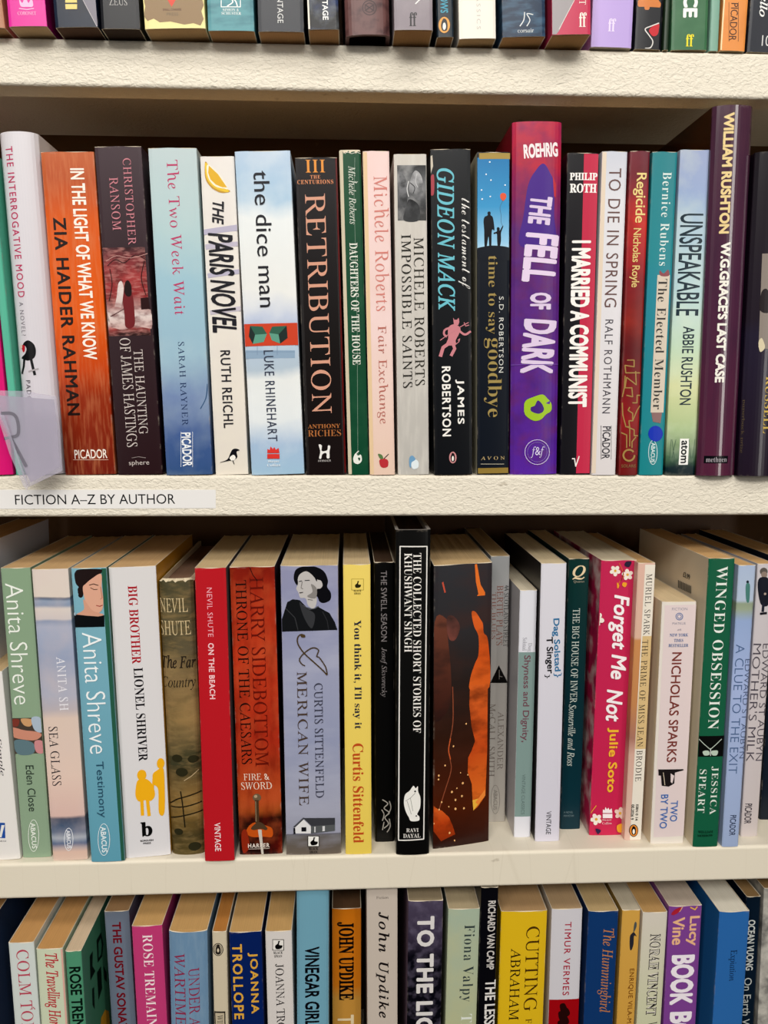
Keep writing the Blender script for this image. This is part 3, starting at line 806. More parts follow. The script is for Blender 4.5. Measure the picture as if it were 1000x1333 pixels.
book(1, 'slim worn dark green paperback with chipped head beside the pale pink one', (440, 195, 471, 195, 453, 617, 481, 617),
     dict(g=[(0, '#1f4a33'), (1, '#174630')], n=('#28573c', .5, 80, 1)), [Bd('#cbbfa6', 195, 617, 0, .17), Ln('#dcd8cc', .6, [(449, 200), (452, 198), (458, 200), (465, 198), (470, 200)]), Ln('#7d9484', .5, [(462, 205), (461, 260), (463, 330), (465, 420), (466, 600)]),
    T(454.5, 464, 216, 292, 'Mich\u00e8le Roberts'.replace('\u00e8', 'e'), 'serifi', '#d4dacd', 'author_name'), Ln('#d4dacd', .8, [(463.5, 238.5), (465.5, 236.5)], 'author_name'), T(457, 467.5, 316, 475, 'DAUGHTERS OF THE HOUSE', 'serifb', '#dde0d4'),
    S('#e7e9e0', [(460, 596), (463, 590), (466, 593), (470, 592), (471, 600), (466, 604), (461, 602)], 'publisher_mark'), Ln('#e7e9e0', 1.2, [(463, 591), (467, 587)], 'publisher_mark'), S('#174630', [(466, 596), (469, 596), (468, 600)], 'publisher_mark')], Y=.001, torn=True)
book(1, 'pale pink paperback with thin rose serif lettering on the second shelf', (471, 196, 508, 197, 481, 617, 515, 617),
     dict(g=[(0, '#ecd0cc'), (.5, '#ecd2cf'), (1, '#e4c6b2')], n=('#e2bfb0', .4, 30, 1)), [Bd('#e2c49c', 196, 617, 0, .16),
    T(488, 507, 229, 405, 'Michele Roberts', 'serif', '#cf8076', 'author_name', 1.1), Ln('#cf8076', 1.1, [(503.5, 282), (506, 278.5)], 'author_name'), T(490, 505, 424, 552, 'Fair Exchange', 'serif', '#b36a5e', sp=1.1),
    S('#b8343a', [(494, 599), (499, 597), (505, 599), (505, 607), (499, 609), (495, 606)], 'publisher_mark'), S('#5a7a4a', [(492, 591), (497, 592), (499, 597), (495, 597)], 'publisher_mark'), Ln('#2c1c1c', 1, [(500, 597), (506, 591)], 'publisher_mark')], Y=.0)
book(1, 'light grey paperback with a black and white photograph near its head', (511, 200, 557, 201, 518, 617, 559, 617),
     dict(g=[(0, '#cbc5bc'), (.5, '#c6c1ba'), (1, '#b5b2ac')], n=('#d6d2ca', .5, 45, 6)), [
    Bd(dict(g=[(0, '#38393b'), (.3, '#77787a'), (.6, '#5b5c5f'), (1, '#1f2022')], n=[('#a8a8a8', .9, 70, 1), ('#151515', .8, 55, 1)], w=.3), 215, 287, .1, .98),
    S(dict(g=[(0, '#b4b4b6'), (1, '#6c6d70')], n=[('#3a3b3d', .8, 120, .7)], w=.3), [(535, 232), (541, 222), (549, 230), (551, 248), (546, 262), (538, 256), (533, 246)]),
    S(dict(g=[(0, '#8c8d90'), (1, '#4c4d50')], n=[('#202122', .8, 150, .7)], w=.3), [(520, 226), (528, 232), (531, 250), (528, 270), (521, 262)]),
    S(dict(g=[(0, '#1c1d1f'), (1, '#38393b')], n=[('#5c5d60', .6, 110, 1)]), [(532, 260), (540, 262), (546, 270), (545, 287), (526, 287), (528, 272)]), Ln('#e0e0e0', .9, [(532, 236), (530, 246), (532, 256)], sm=True), Ln('#c4c4c6', .8, [(543, 226), (541, 236), (544, 244)], sm=True), Ln('#26272a', .9, [(534, 238), (540, 244), (538, 252)], sm=True),
    T(539.5, 552.5, 309, 502, 'MICHELE ROBERTS', 'serif', '#37352f', 'author_name', 1.1), T(523.5, 536, 305, 505, 'IMPOSSIBLE SAINTS', 'serif', '#2b2a27', sp=1.1),
    S('#dfe8ec', [(535, 600), (541, 598), (545, 602), (544, 609), (537, 610)], 'publisher_mark'), S('#6f9cc0', [(533, 596), (537, 593), (541, 598), (536, 602), (535, 609), (533, 606)], 'publisher_mark')], Y=.002)
book(1, 'black paperback with turquoise italic capitals and a pink devil holding a trident', (558, 194, 615, 194, 566, 617, 615, 617),
     dict(g=[(0, '#1b1d20'), (1, '#15181b')]), [P('#c9bfae', [(558, 204), (563, 202), (564, 216), (561, 226)]), S('#a5424c', [(560, 232), (565, 228), (565, 252), (560, 252)]),
    T(569.5, 592, 219, 405, 'GIDEON MACK', 'serifbi', '#6cbccb', sp=1.03), T(596.5, 612, 258, 376, 'the testament of', 'script', '#e9e7e2', 'subtitle'),
    P('#c98088', Z(550, 380, 4.76, [(190, 160), (198, 173), (215, 173), (224, 160), (229, 185), (222, 206), (196, 206)])),
    S('#c98088', Z(550, 380, 4.76, [(165, 215), (200, 200), (235, 225), (226, 262), (206, 300), (206, 328), (150, 328), (160, 285), (158, 250)])),
    Ln('#c98088', 2.8, Z(550, 380, 4.76, [(222, 235), (262, 264), (298, 245)]), sm=True), Ln('#c98088', 2.6, Z(550, 380, 4.76, [(174, 222), (140, 235), (134, 262), (150, 276)]), sm=True),
    Ln('#c98088', 4.4, Z(550, 380, 4.76, [(165, 318), (128, 345), (112, 398)])), Ln('#c98088', 4, Z(550, 380, 4.76, [(188, 318), (200, 352), (178, 394)])),
    Ln('#c98088', 1, Z(550, 380, 4.76, [(110, 300), (180, 250), (255, 205), (285, 190)])), Ln('#c98088', 1, Z(550, 380, 4.76, [(258, 190), (268, 212), (290, 205)])), Ln('#c98088', 1, Z(550, 380, 4.76, [(200, 330), (225, 310), (232, 290), (220, 300)])),
    T(593, 604.5, 494, 552, 'JAMES', 'sansb', '#efece6', 'author_name', 1.2), T(575.5, 587, 477, 568, 'ROBERTSON', 'sansb', '#efece6', 'author_name', 1.15)]
    + penguin(589.5, 595.5, 5.6, 8.6, '#c98a8c'), Y=.0, coat=.2)
zm = lambda *p: Z(550, 140, 5, p)
book(1, 'navy paperback with a man and child silhouetted under a blue sky with a red balloon', (619, 198, 667, 198, 622, 616, 662, 616), '#181c24', [
    Bd(dict(g=[(0, '#2a78b0'), (.5, '#3f95c8'), (.85, '#8fc4e4'), (1, '#bcdcee')]), 205, 332, 0, .97),
    Bd('#a48a45', 198.5, 207, .06, 1), S('#181c24', zm((345, 925), (400, 905), (460, 898), (540, 905), (590, 925), (590, 990), (345, 990))),
    S('#14161d', zm((434, 676), (444, 684), (444, 700), (458, 715), (466, 760), (468, 800), (452, 800), (448, 905), (436, 905), (430, 840), (418, 905), (405, 905), (402, 800), (398, 740), (405, 712), (424, 702), (424, 684))),
    S('#14161d', zm((493, 778), (503, 786), (503, 802), (522, 770), (526, 775), (512, 815), (512, 860), (505, 900), (490, 900), (486, 860), (484, 822), (466, 824), (464, 815), (484, 806), (484, 786))),
    S('#df5a3a', zm((523, 556), (542, 562), (545, 585), (526, 608), (508, 588), (508, 566))), Ln('#4f6f88', .5, zm((525, 605), (505, 650), (512, 700), (512, 745), (523, 772)), sm=True)]
    + [E('#e8f4fa', 550 + x / 5, 140 + y / 5, 1, 1) for x, y in ((438, 355), (415, 435), (446, 473), (385, 537), (441, 580), (389, 596), (538, 505))] + [
    T(632.5, 647.5, 333, 435, 'time to say', 'serifm', '#9f8a52'), T(630, 653, 440, 543, 'goodbye', 'serifm', '#9f8a52'), T(649.5, 655.5, 386, 485, 'S.D. ROBERTSON', 'sans', '#d5d5d0', 'author_name', 1.2),
    H(626, 657, 594, 598.5, 'AVON', 'serif', '#bfa878', 'publisher_mark', 1.6), Ln('#cfc7b0', .5, [(626, 604), (656, 604)], 'publisher_mark'), Bd('#8f7638', 609, 616, .02, .98)], Y=.002, side=('#c9c2a6', None))
zf = lambda *p: Z(550, 140, 5, p)
book(1, 'tall purple and red hardback with a green paint ring near its foot', (667, 158, 734, 158, 664, 615, 727, 615),
     dict(g=[(0, '#b8304a'), (.12, '#b52c42'), (.2, '#8d2c58'), (.3, '#5f2f74'), (.55, '#5a2c80'), (1, '#55289a')], n=[('#6d2c50', .5, 90, 1), ('#3d1f66', .45, 60, 1)], w=.1), [
    S('#4a2a86', zf((790, 365), (830, 420), (860, 500), (860, 700), (860, 900), (640, 900), (660, 700), (690, 500), (745, 400))), P('#b83440', zf((850, 440), (875, 500), (872, 580), (860, 580))),
    H(682, 727, 186, 205, 'ROEHRIG', 'black', '#f0e4e6', 'author_name', rot=4),
    T(689, 718, 255, 292, 'THE', 'black', '#d9c6e2', rot=-6), T(682, 726, 304, 368, 'FELL', 'black', '#e2cfe8', rot=-5), T(690, 718, 381, 403, 'OF', 'black', '#dcc9e4'), T(680, 723, 416, 487, 'DARK', 'black', '#dcc9e4', rot=-4),
    S('#9dc22e', Z(550, 380, 4.76, [(745, 636), (775, 660), (800, 690), (800, 735), (765, 760), (735, 790), (690, 798), (640, 765), (630, 720), (640, 675), (690, 650)])), S('#45287c', Z(550, 380, 4.76, [(715, 672), (745, 700), (752, 735), (720, 755), (675, 740), (672, 715), (695, 705)])), P('#55289a', Z(550, 380, 4.76, [(765, 690), (795, 672), (790, 695)])),
    O('#cdbfe4', 699.5, 588.5, 16.5, 16.5, .8), H(691, 709, 581, 596, 'f&f', 'serifi', '#d8cdec', 'publisher_mark'), O('#8d72c0', 699.5, 588.5, 13, 13, .5),
    Ln('#7a4fae', .8, [(665, 475), (728, 474)])], hard=True, page='#d8ccb8', Y=.003, side=('#7d1f2c', None), bulge=.0025)
book(1, 'paperback split black and crimson lengthways with heavy white capitals', (737, 199, 782, 199, 730, 615, 768, 615), '#1b1a1e', [
    P('#bf2a48', [(760.5, 199), (783, 199), (769, 616), (750, 616)]), H(742, 778, 225, 234.5, 'PHILIP', 'serifx', '#f4eeea', 'author_name'), H(742, 777, 239, 251, 'ROTH', 'serifx', '#f4eeea', 'author_name'),
    T(742, 767, 313, 530, 'I MARRIED A COMMUNIST', 'black', '#f4efea'), Ln('#f0ebe6', 1.4, [(745, 597), (748, 597), (749.5, 607), (754, 594)], 'publisher_mark')], Y=.002)
book(1, 'silver white paperback with thin brown capitals spaced down the spine', (784, 197, 818, 197, 769, 616, 803, 616),
     dict(g=[(0, '#c8cbd6'), (.15, '#dbdbe0'), (.5, '#dddade'), (1, '#dad4d4')]), [Bd('#e0cfbb', 197, 616, 0, .17),
    T(790, 806, 219, 400, 'TO DIE IN SPRING', 'sans', '#6a4f4c', sp=1.12), T(786, 796.5, 416, 538, 'RALF ROTHMANN', 'sans', '#4c4850', 'author_name', 1.2)] + box_text(784, 794.5, 555, 597, 'PICADOR', 'sansm', '#34323a'), Y=.0)
book(1, 'slim red paperback with gold outlined lettering above a gold maze', (820, 197, 848, 196, 805, 616, 831, 617),
     dict(g=[(0, '#6e2c38'), (.12, '#8c2c34'), (.2, '#c2322a'), (.3, '#a8262a'), (.42, '#7c2024'), (.52, '#8e2a22'), (.6, '#631c1e'), (.8, '#8c1f22'), (1, '#6a1a1a')], n=('#4f1a20', .5, 45, 1), w=.15), [
    T(824, 841, 225, 290, 'Regicide', 'sansm', '#e6cf86', sp=.95), T(820.5, 833.5, 297, 374, 'Nicholas Royle', 'sansm', '#dcc27a', 'author_name', .95)]
    + [Ln('#a08048', 1.5, Z(730, 380, 5.127, q)) for q in (((445, 455), (490, 455), (490, 500), (430, 490), (435, 540), (530, 540)), ((500, 530), (505, 620), (440, 570), (430, 640), (475, 640), (480, 700), (440, 690)), ((530, 690), (510, 690), (510, 740), (480, 740)), ((412, 740), (415, 820), (435, 900), (460, 900), (455, 860), (480, 860), (480, 810), (450, 790), (460, 770)), ((530, 760), (510, 790), (480, 860)), ((440, 900), (490, 920), (490, 960), (515, 960)), ((405, 940), (440, 955), (440, 1040)), ((430, 560), (425, 640), (412, 700)), ((460, 900), (460, 1030)), ((500, 970), (475, 1000), (475, 1040)))]
    + [O('#a08048', 730 + 455 / 5.127, 380 + 1090 / 5.127, 8.4, 8.4, 2.4, 'cover_picture'), P('#7a1d1e', Z(730, 380, 5.127, [(455, 1088), (512, 1050), (512, 1090)])), H(809, 828, 604.5, 608.5, 'SOLARIS', 'sans', '#8a6a44', 'publisher_mark')], Y=-.001)
book(1, 'teal paperback with a cream title panel and a round blue price sticker', (849, 197, 884, 198, 832, 616, 864, 617),
     dict(g=[(0, '#2d8088'), (.32, '#2a868f'), (.4, '#2a8496'), (1, '#1f8288')]), [T(860.5, 872, 224, 346, 'Bernice Rubens', 'serifm', '#d5e4df', 'author_name', 1.15),
    P('#d3c6b4', [(856, 358), (872.5, 358), (864, 537), (847, 537)]), S('#8c4a50', [(859, 352), (864, 356), (870, 351), (871, 359), (860, 359)]), P('#8a6a68', [(848, 537), (862, 537), (860, 551), (850, 549)]), T(853.5, 865, 363, 533, 'The Elected Member', 'serifm', '#33302e', sp=1.08)]
    + oval(850, 589, 6, 16, '#cfe4e2') + [E('#1733b0', 853.5, 564.5, 9.6, 10.4, 0, 'price_sticker')], Y=.0)
book(1, 'blue to green misty paperback with thin dark hand drawn capitals', (885, 195, 929, 195, 866, 615, 906, 616),
     dict(g=[(0, '#9aa6c8'), (.12, '#96a8cc'), (.22, '#a8c2d4'), (.45, '#b4d0d2'), (.6, '#c0d8bc'), (.72, '#d4d8a4'), (.85, '#a9bf8c'), (.94, '#4a6a50'), (.97, '#16282c'), (1, '#122226')], n=('#dfe8d0', .4, 35, 1), w=.06), [
    T(883, 913, 278, 411, 'UNSPEAKABLE', 'sansm', '#22323c', sp=.98), T(887, 902, 425, 527, 'ABBIE RUSHTON', 'sansm', '#22323c', 'author_name', 1.02), P('#f4f3ee', [(885.5, 571), (897.5, 571), (895.5, 605), (883.5, 605)], 'publisher_mark'), T(886.5, 895, 573.5, 603, 'atom', 'sansb', '#17171a', 'publisher_mark')]
    + [Ln('#3f5a4a', .5, [(x, 596), (x + d, 572)]) for x, d in ((872, 2), (878, -3), (902, 3), (899, -2), (875, 5))], Y=.0)
book(1, 'tall glossy plum hardback in a clear wrap with cream capitals', (931, 136, 985, 137, 909, 615, 961, 616),
     dict(g=[(0, '#4b2f3e'), (.5, '#4c2940'), (1, '#55263c')], n=('#3b2438', .5, 30, 6)), [
    T(940, 953, 146, 304, 'WILLIAM RUSHTON', 'black', '#e6cd94', 'author_name'), T(935, 947.5, 315, 498, "W.G.GRACE'S LAST CASE", 'black', '#eeeae0'), P('#17131a', [(918, 593.5), (948.5, 593.5), (947.5, 603), (917.5, 603)], 'publisher_mark'), H(920, 946.5, 595, 601.5, 'methuen', 'serifm', '#a9a0a8', 'publisher_mark')],
     hard=True, page='#c9b48c', Y=-.006, coat=1.0, rough=.22, bulge=.004, side=('#3a2418', None))
book(1, 'dark jacketed book with a sepia photograph at the end of the second shelf', (986, 197, 1044, 197, 963, 615, 1018, 616),
     dict(g=[(0, '#1e1a20'), (.5, '#231c26'), (.55, '#241f30'), (1, '#231a26')]), [
    P('#8a8078', [(993, 330), (1030, 330), (1026, 460), (988, 452)]), S('#2a2426', [(992, 380), (1000, 378), (1003, 405), (990, 404)]), S('#d4c8a8', [(988, 446), (992, 440), (996, 452), (990, 458)]), T(995, 1006, 490, 564, 'RUSSELL', 'serifm', '#c9a94e', 'author_name'),
    T(971, 976, 240, 440, 'ambitions and rivalries', 'serif', '#6a5538', 'subtitle'), T(967, 971, 520, 590, 'paperback prize', 'serif', '#5a4a34', 'subtitle')], Y=-.008, coat=.5, rough=.3, hard=True)

# ================================================================== third shelf
book(2, 'tall white book at the very end of the third shelf with its side showing', (-80, 712, -33, 714, -62, 1130, -12, 1125), '#cfcad0', Y=.004, page='#b78c5a', side='#cfcad2')
book(2, 'short white paperback with a small blue square at its foot', (-32, 876, 3, 874, -6, 1122, 27, 1117), '#e6e2de', [
    P('#2550a0', [(-8, 1071), (6.5, 1071), (7, 1091), (-8, 1091)], 'publisher_mark'), P('#e8e6e2', [(2, 1074), (6, 1074), (2, 1090), (-1, 1090)], 'publisher_mark'), H(-6, 8, 1094, 1096, 'CORGI', 'sans', '#55525a', 'publisher_mark'), T(-3, 4, 960, 1010, 'Simple', 'serifi', '#26242a')], page='#c8ab80')
z3 = lambda *p: Z(0, 680, 5, p)
z4 = lambda *p: Z(0, 900, 4.76, p)
book(2, 'sage green paperback with thin white lettering and a picture of clasped arms', (0, 740, 39, 739, 28, 1118, 68, 1115),
     dict(g=[(0, '#87a083'), (1, '#8da48a')]), [
    Bd('#4a4038', 934.5, 981, 0, 1), S('#c99a6c', z4((130, 170), (200, 175), (190, 215), (150, 210))), S('#a9b8c8', z4((195, 165), (250, 165), (262, 250), (215, 240))), S('#c98a74', z4((70, 225), (150, 240), (225, 250), (258, 270), (225, 300), (160, 300), (75, 280))), S('#5f7880', z4((85, 310), (150, 300), (210, 325), (205, 385), (110, 388))), S('#c8888a', z4((215, 310), (262, 310), (268, 380), (225, 375))), S('#7a3a30', z4((75, 175), (120, 175), (110, 215), (75, 215))),
    T(12.5, 35.5, 759, 917, 'Anita Shreve', 'sansl', '#eef2ea', 'author_name'), T(35.5, 46, 996, 1056, 'Eden Close', 'sans', '#2f3a33')] + oval(44, 1087.5, 7.2, 21, '#e4ebe0'))
book(2, 'pale seascape paperback with a dark blue horizon line at its foot', (40, 741, 89, 741, 68, 1122, 115, 1118),
     dict(g=[(0, '#dccfc6'), (.09, '#dccfc4'), (.095, '#49566e'), (.105, '#93a0b6'), (.12, '#8795ae'), (.13, '#d9cfc8'), (.165, '#cdc4c4'), (.17, '#8a97b2'), (.19, '#a7aec4'), (.3, '#98a2bc'), (.42, '#a9aec2'), (.47, '#b9b0b6'), (.5, '#dcc6b8'), (.7, '#e2c8ba'), (.84, '#dbb8ae'), (.85, '#34435c'), (.9, '#5c6d88'), (.92, '#a8b0bc'), (.94, '#56688a'), (.955, '#b9a8a8'), (.97, '#dfbdac'), (1, '#dcc0b0')], n=('#d8c4be', .4, 28, 1), w=.015), [
    T(75.5, 87, 855, 925, 'ANITA SH', 'serif', '#eceaf0', 'author_name', 1.15), T(65.5, 77.5, 946, 1023, 'SEA GLASS', 'serif', '#2c2a30', sp=1.05)] + oval(89.5, 1092.5, 6, 15, '#e8eaf0'))
book(2, 'sky blue paperback with a dark haired woman looking down at its head', (91, 741, 139, 738, 118, 1123, 163, 1121), dict(g=[(0, '#7fb0c0'), (1, '#5f9db2')]), [
    P('#2c5a48', [(131.5, 738), (139.5, 738), (164, 1122), (158, 1122)]),
    S('#241c1c', z3((488, 325), (520, 306), (650, 304), (662, 325), (640, 345), (590, 380), (556, 410), (545, 450), (540, 475), (520, 478), (506, 455), (514, 425), (494, 400), (485, 355))), E('#241c1c', 105, 775, 3.2, 3), E('#241c1c', 104, 768, 3, 4),
    S('#d9a48c', z3((556, 402), (590, 372), (657, 335), (662, 420), (672, 500), (668, 560), (640, 590), (600, 585), (570, 560), (545, 470), (540, 420))), S('#d09a82', z3((545, 500), (600, 570), (650, 590), (675, 600), (640, 612), (500, 605), (530, 580), (548, 560))),
    P('#15181a', z3((482, 606), (500, 600), (560, 606), (640, 612), (679, 604), (681, 679), (484, 684))), Ln('#3a2420', .8, z3((590, 425), (612, 437), (635, 435))), Ln('#3a2420', 1, z3((582, 408), (610, 400), (640, 410))), Ln('#9c3c38', 1.1, z3((628, 540), (650, 546), (668, 538))), Ln('#a86a58', .7, z3((655, 420), (665, 490), (655, 500))), P('#a8bcc8', z3((478, 590), (492, 585), (492, 606), (480, 606))),
    T(112, 137, 823, 981, 'Anita Shreve', 'sansl', '#f0f5f6', 'author_name'), T(124.5, 137, 991, 1064, 'Testimony', 'sans', '#2c5066')] + oval(135.5, 1092.5, 8, 21, '#e0eef2'), side=(None, '#2c5a48'))
ye = '#f0b022'
book(2, 'white paperback with red and black narrow capitals above yellow silhouettes of children', (139, 739, 203, 738, 164, 1121, 221, 1113), dict(g=[(0, '#d9d6d6'), (1, '#dcdadd')]), [
    T(168.5, 180.5, 763, 865, 'BIG BROTHER', 'serifb', '#a8202c'), T(176.5, 188.5, 870, 992, 'LIONEL SHRIVER', 'serifb', '#1e1c20', 'author_name'),
    E(ye, 184, 1010, 6, 7), S(ye, [(180, 1016), (189, 1015), (197, 1022), (201, 1036), (196, 1044), (188, 1043), (180, 1044), (176, 1036), (177, 1022)]), Ln(ye, 4.2, [(184, 1040), (185, 1062)]), Ln(ye, 4.2, [(191, 1040), (193.5, 1063)]),
    E(ye, 208, 996, 4.8, 7), S(ye, [(203, 1005), (211, 1002), (213, 1020), (213, 1060), (206, 1060), (205, 1030), (199, 1022), (198, 1010)]), Ln(ye, 2.5, [(199, 1014), (198, 1034)]),
    H(183, 197.5, 1071, 1090, 'b', 'serifx', '#151417', 'publisher_mark'), H(182.5, 199, 1094, 1096.4, 'BOROUGH', 'sansb', '#2a282c', 'publisher_mark'), H(186, 196, 1097.6, 1099.8, 'PRESS', 'sansb', '#2a282c', 'publisher_mark')], side=(None, '#c08a2a'), skew=.0014)
zn = lambda *p: Z(180, 900, 4.76, p)
book(2, 'worn jacketed hardback with brown country landscape and torn head on the third shelf', (204, 756, 252, 752, 223, 1112, 267, 1114),
     dict(g=[(0, '#4f4a36'), (.1, '#57503a'), (.25, '#5e5540'), (.3, '#7d694a'), (.5, '#93774c'), (.56, '#7a6644'), (.62, '#4a4530'), (.66, '#3f3d2c'), (.72, '#6a5636'), (.8, '#8f7040'), (.88, '#6c5630'), (.93, '#4a4028'), (1, '#5a4c2c')], n=[('#3c3826', .6, 60, .4), ('#a88c5c', .35, 90, .3)], w=.05), [
    H(207, 244, 779, 797.5, 'NEVIL', 'serif', '#c9b48a', 'author_name'), H(207, 248, 808, 827, 'SHUTE', 'serif', '#c9b48a', 'author_name'), H(209, 254, 853, 870, 'The Far', 'serifbi', '#2c2620'), H(209.5, 254, 881, 899, 'Country', 'serifi', '#2c2620')]
    + [Ln('#26221a', 1.6, zn(*q), sm=True) for q in (((195, 700), (240, 670), (285, 655), (388, 625)), ((200, 720), (280, 715), (390, 690)), ((200, 790), (280, 770), (395, 745)), ((262, 620), (275, 700), (290, 840)))] + [Ln('#b9a27c', 1, zn((285, 552), (330, 525), (372, 490)))] + [E('#2f2d20', 180 + x / 4.76, 900 + y / 4.76, r, r * .7) for x, y, r in ((240, 415, 7), (340, 420, 7), (270, 500, 8), (250, 870, 6), (350, 960, 8))],
    hard=True, torn=True, page='#7c5f4c', jacket_edge='#cdbfa2')
book(2, 'plain red paperback with small white capitals jutting out over the third shelf edge', (252, 740, 295, 739, 266, 1121, 306, 1121), '#b8222a', [
    T(270, 277, 765, 829, 'NEVIL SHUTE', 'sans', '#efa9b4', 'author_name', 1.1), T(272, 279.5, 837, 910, 'ON THE BEACH', 'sansb', '#f4c8cc', sp=1.1), T(279.5, 287.5, 1071, 1108, 'VINTAGE', 'sansm', '#f0dcdc', 'publisher_mark')], side=(None, '#5d5a5c'), page='#d2b88c')
book(2, 'thick rust red paperback with black capitals and a sword hilt at its foot', (298, 739, 358, 737, 311, 1114, 369, 1111),
     dict(g=[(0, '#7c2018'), (.12, '#a8321f'), (.3, '#b83a22'), (.6, '#a8301f'), (.8, '#b04a26'), (.84, '#9c4a22'), (.87, '#2a1a14'), (1, '#241410')], n=[('#6e1c16', .6, 40, 3), ('#c95a34', .4, 60, 1)], w=.05), [
    T(328.5, 346.5, 751, 998, 'HARRY SIDEBOTTOM', 'serif', '#641c14', 'author_name', .98), T(310.5, 324.5, 755, 995, 'THRONE OF THE CAESARS', 'serif', '#1d1311', sp=1.02),
    Ln('#1c120e', 1, [(325, 738), (329, 748), (335, 756)]), H(317, 351, 1007, 1015.5, 'FIRE &', 'serif', '#e9d3c2', 'subtitle'), H(314, 354, 1018, 1027.5, 'SWORD', 'serif', '#e9d3c2', 'subtitle'),
    S('#c1531f', zn((690, 830), (730, 810), (790, 830), (830, 850), (830, 900), (780, 900), (700, 900), (670, 870))), S('#8c2c1c', zn((640, 880), (670, 860), (690, 960), (650, 1000))),
    E('#6e5a44', 334.5, 1038, 5.5, 5), E('#b09a7c', 333, 1036.5, 2.2, 2), Ln('#4a3828', 5, [(334.3, 1042), (335, 1070)]), Ln('#8a7258', 1.2, [(333, 1043), (333.6, 1069)]), S('#4f3c2c', zn((700, 845), (735, 812), (765, 812), (800, 845), (790, 858), (760, 850), (715, 858))), P('#c9c2b8', zn((742, 855), (765, 855), (778, 1012), (765, 1012))),
    H(323, 351, 1097.5, 1103, 'HARPER', 'sansb', '#e4d8cc', 'publisher_mark', 1.2), Ln('#cfc2b4', .6, [(324, 1105), (351, 1104)], 'publisher_mark')], side=(None, '#2c1410'), page='#d2b88c')
zp = lambda *p: Z(360, 680, 5, p)
zq = lambda *p: Z(360, 900, 4.76, p)
book(2, 'thick lavender grey paperback with a woman portrait in black and white at its head', (364, 737, 441, 736, 372, 1114, 445, 1111),
     dict(g=[(0, '#8f90ae'), (.2, '#8c90b0'), (.35, '#9a9eb8'), (.6, '#9298b4'), (.85, '#a2a4b6'), (.925, '#9496a8'), (.93, '#5f5a56'), (1, '#6b6056')], n=('#b4b6c8', .4, 22, .35), w=.004), [
    S('#17171a', zp((112, 360), (125, 310), (170, 288), (250, 288), (310, 320), (335, 380), (330, 420), (354, 460), (350, 505), (310, 525), (280, 515), (262, 480), (200, 440), (150, 420), (125, 400))),
    S('#bcb8b6', zp((140, 350), (175, 318), (225, 330), (265, 370), (290, 380), (300, 410), (285, 430), (262, 440), (262, 520), (240, 560), (205, 540), (190, 495), (155, 490), (142, 455), (128, 430), (140, 400))),
    S('#18181b', zp((150, 300), (230, 300), (262, 350), (262, 385), (240, 350), (195, 318), (150, 340), (135, 380), (120, 390), (115, 340))),
    P('#1c1d1f', zp((28, 712), (32, 640), (70, 520), (105, 500), (150, 505), (195, 550), (240, 565), (265, 545), (290, 560), (345, 590), (380, 650), (396, 700))),
    S('#38393c', zp((150, 520), (195, 560), (250, 600), (230, 690), (180, 620))), Ln('#55565a', 1, zp((175, 540), (215, 565), (250, 560), (275, 545))), Ln('#3a3b3e', 1, zp((60, 560), (120, 620), (140, 700))), Ln('#303134', 1, zp((300, 580), (330, 640), (340, 700))),
    Ln('#26262a', 1, zp((146, 385), (165, 380))), Ln('#26262a', 1, zp((185, 378), (215, 376))), Ln('#4c4848', 1.2, zp((150, 458), (172, 455))), Ln('#7c7876', .8, zp((168, 385), (160, 425), (172, 432))), Ln('#6b6868', .8, zp((205, 500), (235, 505))), S('#86827f', zp((225, 400), (262, 430), (255, 490), (200, 480), (235, 450))),
    T(388, 401, 874, 1048, 'MERICAN WIFE', 'serif', '#4c3d34', sp=1.1), T(410, 421, 889, 1038, 'CURTIS SITTENFELD', 'serif', '#3b3c4c', 'author_name', 1.02),
    Ln('#4c3d28', 1.7, zp((185, 745), (165, 728), (140, 745), (140, 790), (180, 850), (245, 910), (300, 960), (328, 992)), 'title', sm=True), Ln('#4c3d28', 1.5, zp((330, 992), (320, 940), (280, 880), (262, 870), (274, 830), (235, 815), (180, 850), (150, 890), (165, 920), (185, 932)), 'title', sm=True), E('#4c3d28', 394.5, 827.5, 3, 2.2, 0, 'title'),
    P('#6a6872', zq((50, 885), (398, 875), (400, 880), (50, 890))), P('#e0dfe0', zq((115, 878), (112, 835), (165, 788), (215, 835), (213, 878))), P('#4b4c52', zq((104, 838), (165, 780), (178, 782), (115, 842))), P('#3c3d42', zq((165, 782), (362, 782), (362, 826), (218, 832))), P('#575a5c', zq((213, 832), (362, 824), (362, 862), (215, 878))), P('#1c1c20', zq((155, 840), (185, 838), (185, 865), (155, 866))), P('#d4d4d6', zq((235, 835), (242, 835), (242, 870), (235, 870))), P('#d4d4d6', zq((285, 832), (300, 831), (300, 862), (285, 864))), P('#1c1c20', zq((105, 845), (116, 842), (118, 880), (106, 882)))]
    + swan(401.5, 1088, 415, 1100.5, '#f0efea'), page='#d6bd92', side=(None, '#85868e'))
book(2, 'yellow paperback with a small swan emblem at its head and red lettering below', (446, 735, 483, 735, 449, 1112, 485, 1112), dict(g=[(0, '#ecd26c'), (1, '#e8cb5a')]),
     [P('#9a8430', [(457.6, 753.4), (473.6, 753.4), (473.6, 768.4), (457.6, 768.4)], 'publisher_mark'), P('#ecd26c', [(458.2, 754), (473, 754), (473, 767.8), (458.2, 767.8)], 'publisher_mark')] + swan(460, 755.5, 471, 766, '#ecd26c', '#2a2618')[2:] + [
    T(459, 471, 807, 949, "You think it, I'll say it", 'serifb', '#262a3c'), T(459.5, 473.5, 967.5, 1097, 'Curtis Sittenfeld', 'serifb', '#bf4e24', 'author_name')], page='#d6bd92')
